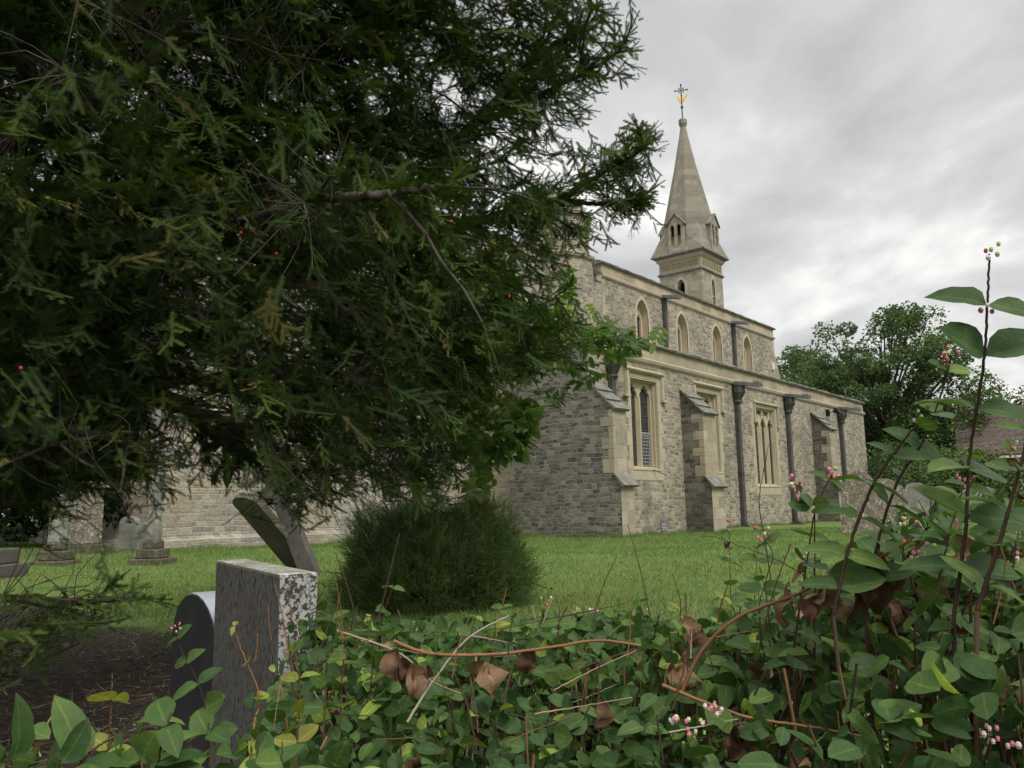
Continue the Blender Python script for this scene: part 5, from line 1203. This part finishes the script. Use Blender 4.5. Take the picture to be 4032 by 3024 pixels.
#PART5
# ------------------------------------------------------------------ ivy on the church wall
M['ivy_red'] = leafmat('dead_ivy', [(0.0, (0.10, 0.04, 0.02)), (0.6, (0.19, 0.075, 0.035)), (1.0, (0.27, 0.13, 0.06))], 0.8, 0.0, 6)
M['ivy_green'] = leafmat('ivy_leaves', [(0.0, (0.03, 0.06, 0.02)), (0.7, (0.05, 0.09, 0.03)), (1.0, (0.16, 0.07, 0.04))], 0.6, 0.1, 6)
LI = leaf_tmpl(0.06, 0.055, 0.15, 0.01, 2)
def ivy(name, label, x, lines, n, mat, wd):
    root = empty(name, label, 'climber', None, (x-0.05, lines[0][0][0], 0)); P = []; st = TM(); O = np.array(root.location)
    for ln in lines:
        pts = smoothline([(x-0.03, y, z) for y, z in ln], 20, .01); st.tube(pts-O, 0.008, 4)
        for _ in range(n): q = pts[rs.randint(0, 20)]; P.append(q+np.array([-abs(rs.normal(0, .03)), rs.normal(0, wd), rs.normal(0, .05)]))
    P = np.array(P); d = nrm(rs.normal(0, .5, P.shape)+[-.3, 0, -1]); tm = TM(); tm.inst(LI, P-O, d, nrm(np.array([-1.0, 0, .2])+rs.normal(0, .5, P.shape)), rs.uniform(.5, 1.1, len(P)), rs.uniform(0, 1, len(P)))
    st.build('stem', [M['bark']], root); tm.build('leaves', [mat], root)
ivy('dead_ivy', 'two strands of rust-red dead ivy clinging to the aisle end wall', 0, [[(4.0, 1.75), (3.9, 1.0), (3.72, 0.5), (3.55, 0.1)], [(3.62, 1.72), (3.62, 1.0), (3.5, 0.4), (3.42, 0.05)], [(3.62, 0.9), (3.4, 0.7), (3.36, 0.2)]], 230, M['ivy_red'], .05)
ivy('green_ivy', 'narrow strip of green ivy climbing the corner between chancel and aisle', 0, [[(4.2, 0.0), (4.18, 1.0), (4.2, 2.2)]], 330, M['ivy_green'], .07)
# ------------------------------------------------------------------ grass blades on the lawn
M['blade'] = leafmat('grass_blades', [(0.0, (0.105, 0.175, 0.045)), (0.6, (0.155, 0.235, 0.068)), (0.93, (0.21, 0.28, 0.095)), (1.0, (0.28, 0.26, 0.12))], 0.7, 0.2, 0.8)
nG = 240000
v = (3.1**1.2+(26**1.2-3.1**1.2)*rs.uniform(0, 1, nG)**1.25)**(1/1.2); u = rs.uniform(-0.72, 0.72, nG)*v
X = CAM[0]+RGT[0]*u+FWD[0]*v; Y = CAM[1]+RGT[1]*u+FWD[1]*v
keep = ~((X > -9.5) & (Y > 4.2)) & ~((X > 0) & (Y > 0)) & ((v+0.9*u > 3.9+rs.normal(0, .4, nG)) | (rs.uniform(0, 1, nG) < .03))
for bx in (0, 5.12, 16.63): keep &= ~((X > bx) & (X < bx+.84) & (Y > -.93) & (Y < .1))
X, Y, v = X[keep], Y[keep], v[keep]; n = len(X); Z = np.array([ground_z(a, b_) for a, b_ in zip(X, Y)])
hgt = rs.uniform(.02, .045, n)*(1+0.03*v); wdt = 0.0018*(1+0.14*v); a = rs.uniform(0, 2*math.pi, n); lean = rs.normal(0, .45, (n, 2))*hgt[:, None]
V = np.empty((n, 3, 3)); V[:, 0] = np.stack([X-np.cos(a)*wdt, Y-np.sin(a)*wdt, Z-.004], 1); V[:, 1] = np.stack([X+np.cos(a)*wdt, Y+np.sin(a)*wdt, Z-.004], 1); V[:, 2] = np.stack([X+lean[:, 0], Y+lean[:, 1], Z+hgt], 1)
t = np.repeat(np.clip(rs.uniform(0, .95, n)**1.2*(0.75+0.35*np.sin(X*1.3+np.sin(Y*.9)*2)*np.sin(Y*1.1+X*.4)), 0, .95), 3); t[np.repeat(rs.uniform(0, 1, n) < .015, 3)] = 1
tag(tri_mesh('grass', V.reshape(-1, 3), np.arange(3*n).reshape(-1, 3), [M['blade']], None, t), 'short green lawn grass', 'grass', kind='stuff')
nb = 9000; X = np.concatenate([rs.uniform(0, 24, nb//2), -np.abs(rs.normal(0, .06, nb//4)), rs.uniform(-9.4, 0, nb//4)]); Y = np.concatenate([-np.abs(rs.normal(0, .06, nb//2)), rs.uniform(-.9, 4.3, nb//4), 4.2-np.abs(rs.normal(0, .08, nb//4))])
for bx in (0, 5.12, 16.63):
    m_ = 300; X = np.concatenate([X, rs.uniform(bx-.1, bx+.72, m_)]); Y = np.concatenate([Y, -.91-np.abs(rs.normal(0, .05, m_))])
n = len(X); Z = np.array([ground_z(a, b_) for a, b_ in zip(X, Y)]); hgt = rs.uniform(.05, .2, n)*(.4+.6*np.sin(X*1.7+Y*2.3)**2); wdt = np.full(n, .006); a = rs.uniform(0, 2*math.pi, n); lean = rs.normal(0, .4, (n, 2))*hgt[:, None]
V = np.empty((n, 3, 3)); V[:, 0] = np.stack([X-np.cos(a)*wdt, Y-np.sin(a)*wdt, Z-.02], 1); V[:, 1] = np.stack([X+np.cos(a)*wdt, Y+np.sin(a)*wdt, Z-.02], 1); V[:, 2] = np.stack([X+lean[:, 0], Y+lean[:, 1], Z+hgt], 1)
tag(tri_mesh('long_grass', V.reshape(-1, 3), np.arange(3*n).reshape(-1, 3), [M['blade']], None, np.repeat(rs.uniform(0, .8, n), 3)), 'longer grass left unmown along the foot of the church walls', 'grass', kind='stuff')
# litter of dead needles and twigs on the soil under the yew
n = 9000; v = rs.uniform(2.6, 6.0, n); u = rs.uniform(-0.75, -0.1, n)*v; k = v+0.9*u < 4.1; u, v = u[k], v[k]; n = len(u)
X = CAM[0]+RGT[0]*u+FWD[0]*v; Y = CAM[1]+RGT[1]*u+FWD[1]*v; Z = np.array([ground_z(a, b_) for a, b_ in zip(X, Y)])+rs.uniform(.004, .03, n)
ln = rs.uniform(.02, .11, n); a = rs.uniform(0, 2*math.pi, n); w_ = rs.uniform(.0012, .003, n); el = rs.normal(0, .25, n)
V = np.empty((n, 3, 3)); c_, s_ = np.cos(a), np.sin(a)
V[:, 0] = np.stack([X-s_*w_, Y+c_*w_, Z], 1); V[:, 1] = np.stack([X+s_*w_, Y-c_*w_, Z+w_], 1); V[:, 2] = np.stack([X+c_*ln, Y+s_*ln, Z+ln*el], 1)
M['litter'] = leafmat('dry_litter', [(0.0, (0.05, 0.035, 0.025)), (0.6, (0.13, 0.09, 0.06)), (1.0, (0.30, 0.26, 0.2))], 0.9, 0, 5)
tag(tri_mesh('yew_litter', V.reshape(-1, 3), np.arange(3*n).reshape(-1, 3), [M['litter']], None, np.repeat(rs.uniform(0, 1, n)**2, 3)), 'dry needles and twigs littering the soil', 'litter', kind='stuff')
fq = []
while len(fq) < 420:
    v = rs.uniform(3.5, 20); u = rs.uniform(-.6, .7)*v; x, y = uv2xy(u, v)
    if (x > -9.6 and y > 4.0) or (x > -.2 and y > -1.0): continue
    fq.append((x, y, ground_z(x, y)+.035))
fq = np.array(fq); tm = TM(); tm.inst(leaf_tmpl(1.0, .7, .2, .2, 4), fq, nrm(rs.normal(0, 1, fq.shape)*[1, 1, .2]), nrm(np.array([0, 0, 1.0])+rs.normal(0, .3, fq.shape)), rs.uniform(.02, .05, len(fq)), rs.uniform(0, 1, len(fq)))
fo = tm.build('fallen_leaves', [M['litter']]); tag(fo, 'small dry leaves fallen on the lawn', 'fallen leaves', kind='stuff')
# ------------------------------------------------------------------ snowberry hedge in the foreground
M['snow_leaf'] = leafmat('snowberry_leaves', [(0.0, (0.026, 0.058, 0.020)), (0.4, (0.050, 0.100, 0.030)), (0.8, (0.090, 0.150, 0.038)), (0.93, (0.13, 0.21, 0.045)), (1.0, (0.26, 0.34, 0.06))], 0.5, 0.28, 30, True)
M['brown_leaf'] = leafmat('withered_leaves', [(0.0, (0.05, 0.028, 0.018)), (0.5, (0.13, 0.075, 0.045)), (1.0, (0.26, 0.165, 0.10))], 0.8, 0.1, 60, True)
M['amber_leaf'] = leafmat('young_amber_leaves', [(0.0, (0.20, 0.15, 0.05)), (0.5, (0.22, 0.24, 0.05)), (1.0, (0.17, 0.28, 0.05))], 0.5, 0.3, 20, True)
M['stem'] = leafmat('hedge_stems', [(0.0, (0.035, 0.024, 0.016)), (0.4, (0.10, 0.052, 0.03)), (0.75, (0.26, 0.13, 0.06)), (1.0, (0.34, 0.31, 0.25))], 0.7, 0, 20)
hx_, hy_ = uv2xy(0.2, 1.4)
hedge = empty('snowberry_hedge', 'untidy snowberry hedge with round green leaves, brown withered leaves and pink flowers along the foreground', 'hedge', None, (hx_, hy_, 0)); HB = np.array(hedge.location)
LS = [leaf_tmpl(1.0, 0.80, 0.05, 0.10, 6), leaf_tmpl(1.0, 0.62, 0.16, 0.30, 6), leaf_tmpl(1.0, 0.86, 0.22, -0.10, 6), leaf_tmpl(1.0, 0.55, 0.14, 0.45, 6)]
def vfar(u, v):  # far edge of the hedge in the direction u/v
    k = u/v; return 0.98+1.15*sst((k+0.36)/0.16)
def htop(u, v):
    k = u/v; z = 0.60+0.02*math.sin(u*7)+0.03*math.sin(v*5+u*3); z += 0.24*sst((k-0.20)/0.35)*sst(v/1.5)
    z -= 0.05*sst((-0.3-k)/0.2); z -= 0.03*sst((v-1.8)/.4)
    return z
tm = TM(); n = 14000; P = []
while len(P) < n:
    u = rs.uniform(-1.1, 1.9); v = rs.uniform(0.72, 2.2)
    if v > vfar(u, v): continue
    dp = rs.exponential(.16); z = htop(u, v)-dp
    if abs(u)/v > 0.85 or z < -0.7: continue
    x, y = uv2xy(u, v); P.append((x, y, z))
P = np.array(P); d = rs.normal(0, 1, P.shape); d[:, 2] = d[:, 2]*.5-.2; d = nrm(d); upv = nrm(np.array([0, 0, 1.0])-CF*0.5+rs.normal(0, .7, P.shape))
lt = np.clip(rs.beta(2, 2.4, n)*.9, 0, .93); lt[rs.uniform(0, 1, n) < .035] = rs.uniform(.94, 1); k = rs.randint(0, 4, n); sc = .016+.032*rs.beta(2, 2.2, n)
for j in range(4): s = k == j; tm.inst(LS[j], P[s]-HB, d[s], upv[s], sc[s], lt[s])
tm.build('leaves', [M['snow_leaf']], hedge)
tw = TM()
for i in range(1100):
    u = rs.uniform(-1.0, 1.8); v = rs.uniform(.75, 2.1)
    if v > vfar(u, v): continue
    x, y = uv2xy(u, v); t = htop(u, v); hh = t+rs.uniform(-.12, .03); L_ = rs.uniform(.3, .9); g = -0.6
    a = rs.uniform(0, 6.28); sp_l = rs.uniform(.05, .35)
    tw.tube(smoothline([(x-math.cos(a)*sp_l, y-math.sin(a)*sp_l, hh-L_), (x-math.cos(a)*sp_l*.6, y-math.sin(a)*sp_l*.5, hh-L_*.5), (x, y, hh)], 6, .004)-HB, np.linspace(.0032, .0014, 6)*rs.uniform(.7, 1.3), 4, rs.uniform(0, 1)**1.3)
tw.build('branches', [M['stem']], hedge)
# shoots: display-pixel path of each stem seen from the lane, with its own distance
fl = MB(); MBERRY = []
for nme, c_ in (('pink_flower', (0.62, 0.20, 0.26)), ('green_berry', (0.35, 0.45, 0.12)), ('white_berry', (0.62, 0.52, 0.48)), ('red_bud', (0.42, 0.07, 0.09))):
    mg, nt_, b_ = newmat(nme, .5); b_.inputs['Base Color'].default_value = (*c_, 1); b_.inputs['Subsurface Weight'].default_value = 0.0; MBERRY.append(mg)
def blobs(mb, c, r, m):
    prof = [(0.0015, -r), (r*.75, -r*.6), (r, 0), (r*.75, r*.65), (0.0015, r)]
    mb.lathe([(a, c[2]+b_) for a, b_ in prof], (c[0], c[1]), 7, m)
def cluster(mb, c, n=9, s=.006, pal=(0, 0, 1, 2, 3)):
    for _ in range(n): blobs(mb, c+rs.normal(0, s, 3), rs.uniform(.0015, .0030), pal[rs.randint(0, len(pal))])
def shoot(path, depth, lsz, pair, kind='green', cl=True, r=.0022, tcol=.3, bend=0.0, top=True):
    r *= .72; lsz *= .8 if kind == 'amber' else 1.0; pair *= .88
    pts = smoothline([at(x, y, depth+bend*i) for i, (x, y) in enumerate(path)], 14*len(path), .0003)
    root = pts[0].copy(); low = root+np.array([rs.uniform(-.05, .05), rs.uniform(-.05, .05), -0.5])
    st = TM(); st.tube(np.concatenate([[low], pts])-HB, np.concatenate([[r*1.1], np.linspace(r, r*.45, len(pts))]), 5, tcol); lv = TM()
    so = st.build('shoot', [M['stem']], hedge)
    seg = np.linalg.norm(np.diff(pts, axis=0), axis=1).cumsum(); L_ = seg[-1]; s = L_*0.12; i = 0
    mat = {'green': M['snow_leaf'], 'amber': M['amber_leaf'], 'brown': M['brown_leaf']}[kind]
    PP, DD, UU, SS, TT, KK = [], [], [], [], [], []
    ph = rs.uniform(0, .6)
    while s < L_:
        q = pts[min(len(pts)-1, np.searchsorted(seg, s)+1)]; q0 = pts[max(0, min(len(pts)-2, np.searchsorted(seg, s)))]; ax = nrm(q-q0+1e-6)
        side = nrm(np.cross(ax, CF)); fwd = np.cross(side, ax); aa = (rs.normal(0, .3)+(i % 2)*.55) if lsz > .049 else ph+(i % 2)*1.1+rs.normal(0, .25)
        dv = side*math.cos(aa)+fwd*math.sin(aa); f_ = 1-(0.2 if lsz > .06 else 0.45)*(s/L_)**3
        for sg in (-1, 1):
            if rs.uniform() < (.0 if lsz > .049 else .08): continue
            PP.append(q); DD.append(nrm(dv*sg+ax*rs.uniform(.1, .55)+np.array([0, 0, -.12]))); UU.append(nrm(ax*.5-CF*rs.uniform(.2, .9)+rs.normal(0, .25, 3)+np.array([0, 0, .4]))); SS.append(lsz*f_*rs.uniform(.85, 1.1)); TT.append(np.clip(rs.uniform(.25, .85)+(.12 if s/L_ > .85 else 0), 0, .97)); KK.append(rs.randint(0, 4))
        s += pair*rs.uniform(.85, 1.15); i += 1
    PP, DD, UU, SS, TT, KK = map(np.array, (PP, DD, UU, SS, TT, KK))
    for j in range(4):
        m_ = KK == j
        if m_.any(): lv.inst(LS[j], PP[m_]-HB, DD[m_], UU[m_], SS[m_], TT[m_])
    if lv.V: lv.build('leaves', [mat], so)
    if cl:
        f = MB(); cluster(f, pts[-1]-HB+np.array([0, 0, .004]), rs.randint(4, 9), .006); f.build('flower_cluster', MBERRY, so, recalc=False)
        if rs.uniform() < .5: f = MB(); cluster(f, pts[int(len(pts)*.75)]-HB, 3, .005); f.build('flower_cluster', MBERRY, so, recalc=False)
    return so
S = shoot
S([(2060, 1330), (2085, 1150), (2095, 980), (2125, 780), (2133, 650), (2137, 548)], .98, .064, .062, cl=True, r=.0032, tcol=.15)
S([(2110, 1320), (2150, 1200), (2185, 1080), (2215, 960), (2235, 860)], .95, .045, .05, r=.0036, tcol=.2)
S([(1870, 1330), (1890, 1200), (1935, 1050), (1990, 960), (2030, 860), (2055, 770)], 1.05, .045, .05, r=.003, tcol=.1)
S([(1700, 1500), (1725, 1330), (1745, 1200), (1762, 1100), (1800, 1020)], 1.12, .040, .045, r=.0022, tcol=.12)
S([(1800, 1330), (1830, 1200), (1880, 1060), (1945, 960), (1990, 910)], 1.0, .048, .048, r=.0034, tcol=.1)
S([(1760, 1100), (1735, 1070), (1722, 1052)], 1.12, .030, .03, r=.0012, tcol=.5)
S([(2000, 1420), (2020, 1300), (2040, 1200), (2060, 1120), (2085, 1040)], 1.1, .045, .045, r=.002)
S([(1930, 1400), (1945, 1300), (1950, 1200), (1960, 1130)], 1.2, .042, .042, r=.0018)
S([(2150, 1420), (2165, 1320), (2190, 1220), (2200, 1140)], 1.1, .044, .045, r=.002)
S([(2030, 1200), (2070, 1100), (2130, 1000), (2190, 980)], 1.25, .04, .045, r=.0016)
S([(1650, 1420), (1640, 1320), (1655, 1250), (1670, 1200), (1652, 1165)], 1.2, .038, .04, r=.0014, tcol=.1)
S([(1652, 1165), (1640, 1080), (1655, 990), (1660, 960)], 1.2, .006, .2, cl=False, r=.0012, tcol=.2)
S([(1760, 1260), (1690, 1215), (1600, 1180), (1545, 1160), (1510, 1160)], 1.15, .018, .12, 'brown', cl=False, r=.0011, tcol=.3)
S([(1640, 1480), (1610, 1400), (1590, 1340), (1580, 1290)], 1.35, .036, .04, cl=False)
S([(800, 1500), (810, 1400), (830, 1320), (850, 1265)], 1.35, .042, .04, cl=False, r=.0018)
S([(735, 1560), (740, 1450), (745, 1380), (745, 1340)], 1.25, .030, .035, 'amber', cl=False)
S([(700, 1560), (705, 1450), (708, 1380), (700, 1340)], 1.2, .036, .035, cl=False)
S([(540, 1650), (550, 1560), (560, 1500), (520, 1400), (505, 1350)], 1.05, .026, .05, 'amber', cl=False, r=.002, tcol=.7)
S([(640, 1640), (645, 1560), (648, 1480), (640, 1420), (632, 1385)], 1.0, .034, .04, 'amber', cl=False, r=.0016, tcol=.4)
S([(232, 1640), (238, 1580), (240, 1510), (243, 1450)], .86, .040, .05, 'amber', cl=False, r=.002, tcol=.3)
S([(60, 1660), (90, 1590), (125, 1520)], .9, .002, .5, cl=False, r=.0022, tcol=.75)
S([(340, 1660), (350, 1600), (370, 1540)], .8, .050, .04, cl=False)
S([(160, 1660), (200, 1620), (250, 1590)], .8, .052, .04, cl=False)
S([(20, 1660), (30, 1620), (45, 1580)], .78, .052, .04, cl=False)
for x, y, d_, lz in ((10, 1610, .85, .042), (60, 1565, .9, .038), (110, 1610, .85, .038), (180, 1590, .9, .034), (250, 1610, .85, .040), (300, 1585, .9, .034), (345, 1550, .88, .042), (410, 1600, .85, .045), (450, 1560, .95, .04), (500, 1590, .9, .04), (560, 1560, .95, .036), (610, 1600, .9, .04), (300, 1630, .78, .05), (130, 1640, .76, .05)):
    S([(x+rs.uniform(-25, 25), 1720), (x+rs.uniform(-10, 10), (1700+y)/2), (x, y)], d_, lz, .032, cl=False, r=.0016, tcol=rs.uniform(0, .5))
S([(460, 1620), (450, 1550), (430, 1480), (390, 1400), (380, 1360)], 2.0, .060, .06, r=.002)
S([(1330, 1450), (1320, 1380), (1335, 1330), (1340, 1290)], 1.6, .040, .04, cl=False)
S([(1150, 1480), (1165, 1400), (1170, 1340), (1180, 1300)], 1.6, .038, .04)
S([(1450, 1440), (1465, 1370), (1470, 1300), (1452, 1240)], 1.5, .036, .045, 'amber', cl=False)
S([(1530, 1440), (1545, 1370), (1560, 1300), (1580, 1240)], 1.5, .036, .06, 'amber', cl=False)
S([(1215, 1480), (1220, 1400), (1218, 1330), (1215, 1285)], 1.5, .02, .08, 'amber', cl=False, tcol=.5)
S([(1000, 1480), (1010, 1420), (1020, 1360), (1030, 1320)], 1.5, .034, .04, cl=False)
S([(1600, 1560), (1530, 1590), (1480, 1600)], 1.0, .040, .05)
for k_ in range(26):
    x = rs.uniform(1560, 2200); y1 = rs.uniform(1130, 1290)-max(0, (x-1750))*.12; S([(x+rs.uniform(-30, 30), 1420), (x+rs.uniform(-15, 15), (1420+y1)/2), (x, y1)], rs.uniform(1.2, 1.9), rs.uniform(.034, .046), .042, cl=rs.uniform() < .1, r=.0015, tcol=rs.uniform(0, .4))
for k_ in range(20):
    x = rs.uniform(700, 1560); y1 = rs.uniform(1290, 1350); S([(x+rs.uniform(-30, 30), 1470), (x+rs.uniform(-15, 15), (1450+y1)/2), (x, y1)], rs.uniform(1.4, 2.0), rs.uniform(.034, .042), .04, kind='green' if rs.uniform() < .8 else 'amber', cl=False, r=.0014, tcol=rs.uniform(0, .6))
# long bare stems lying over the hedge
def cane(path, depth, r, t, label=None):
    c_ = TM(); c_.tube(smoothline([at(x, y, depth) for x, y in path], 40, .0002)-HB, np.linspace(r, r*.6, 40), 6, t); return c_.build('cane', [M['stem']], hedge)
cane([(850, 1385), (930, 1412), (1060, 1414), (1180, 1400), (1290, 1384), (1385, 1395)], 1.2, .0028, .72)
cane([(1470, 1500), (1520, 1400), (1600, 1330), (1720, 1285), (1800, 1240), (1880, 1215), (1970, 1165)], 1.05, .0024, .5)
cane([(1430, 1480), (1600, 1545), (1750, 1570), (1860, 1590)], 1.0, .0022, .6)
cane([(720, 1360), (860, 1410), (930, 1470), (1000, 1500)], 1.25, .0018, .9)
cane([(880, 1560), (930, 1480), (1010, 1380), (1100, 1330)], 1.2, .002, .95)
for k_ in range(100):
    x = rs.uniform(500, 2150); y = rs.uniform(1330, 1620); a = rs.uniform(-1.9, -1.2) if k_ % 3 else rs.uniform(-.6, .3); l = rs.uniform(60, 220); d_ = rs.uniform(.95, 1.35)
    cane([(x, y), (x+math.cos(a)*l*.5+rs.uniform(-8, 8), y+math.sin(a)*l*.5), (x+math.cos(a)*l, y+math.sin(a)*l)], d_, rs.uniform(.0005, .0012), rs.uniform(.0, 1)**1.5)
# brown withered leaves hanging in the hedge
def crumple(seed):
    r = np.random.RandomState(seed); V, F = leaf_tmpl(1, .75, .1, .25, 6); V = V.copy(); V[:, 2] += .12*np.sin(V[:, 1]*9+r.uniform(0, 6))+.20*np.sin(V[:, 0]*12+r.uniform(0, 6))+r.normal(0, .025, len(V)); V[:, 0] *= .9-.4*np.abs(V[:, 1]-.5); V[:, 0] += r.normal(0, .03, len(V)); return V, F
CRP = [crumple(s) for s in range(4)]
bl = [(1480, 1330, 60, 1.05), (1730, 1290, 50, 1.05), (1760, 1280, 80, 1.05), (1700, 1270, 70, 1.05), (1800, 1245, 75, 1.05), (1840, 1225, 85, 1.05), (1880, 1220, 90, 1.05), (1905, 1200, 80, 1.05), (1925, 1210, 70, 1.08), (2090, 1150, 60, 1.1), (895, 1430, 70, 1.2), (925, 1440, 60, 1.2), (850, 1400, 65, 1.2), (870, 1420, 60, 1.2), (1030, 1425, 60, 1.2), (1045, 1430, 70, 1.2), (1150, 1400, 60, 1.2),
      (1470, 1430, 70, 1.2), (1450, 1440, 60, 1.2), (1500, 1480, 60, 1.2), (1590, 1555, 85, 1.0), (1610, 1560, 80, 1.0), (2160, 1450, 70, 1.0), (2200, 1470, 60, 1.0), (1500, 1340, 60, 1.1), (1930, 1290, 50, 1.1), (1960, 1310, 45, 1.1), (1300, 1510, 60, 1.1), (1730, 1600, 80, 1.0), (1560, 1620, 60, 1.0), (2020, 1260, 60, 1.15), (1810, 1290, 60, 1.1)]
br = TM(); BPt, BS, BT, BU, BD = [], [], [], [], []
for x, y, s, d_ in bl:
    BPt.append(at(x, y, d_)); BS.append(s/1755*d_*1.1); BT.append(rs.uniform(.2, 1)); BD.append(nrm(np.array([rs.normal(0, .35), rs.normal(0, .35), -1.0]))); BU.append(nrm(-CF+rs.normal(0, .5, 3)))
for _ in range(420):
    u = rs.uniform(-.9, 1.7); v = rs.uniform(.85, 2.0)
    if v > vfar(u, v): continue
    x, y = uv2xy(u, v); BPt.append(np.array([x, y, htop(u, v)-abs(rs.normal(.03, .1))])); BS.append(rs.uniform(.018, .04)); BT.append(rs.uniform(0, 1)); BD.append(nrm(np.array([rs.normal(0, .6), rs.normal(0, .6), -.8]))); BU.append(nrm(rs.normal(0, 1, 3)))
BPt, BS, BT, BU, BD = map(np.array, (BPt, BS, BT, BU, BD)); k = rs.randint(0, 4, len(BPt))
for j in range(4): s = k == j; br.inst(CRP[j], BPt[s]-HB, BD[s], BU[s], BS[s], BT[s])
br.build('withered_leaves', [M['brown_leaf']], hedge)
f = MB()
for x, y, d_ in ((1450, 1555, .95), (1475, 1570, .95), (1515, 1560, .95), (1530, 1535, .95), (1550, 1528, .95), (1985, 1205, 1.05), (2000, 1190, 1.05), (2140, 1575, .9), (1278, 1312, 1.6), (2090, 1205, 1.1), (1870, 1440, 1.1), (1745, 1440, 1.2), (2180, 1600, .9)):
    f = MB(); cluster(f, at(x, y, d_)-HB, 5, .005, (0, 0, 2, 2, 1)); f.build('flower_cluster', MBERRY, hedge, recalc=False)
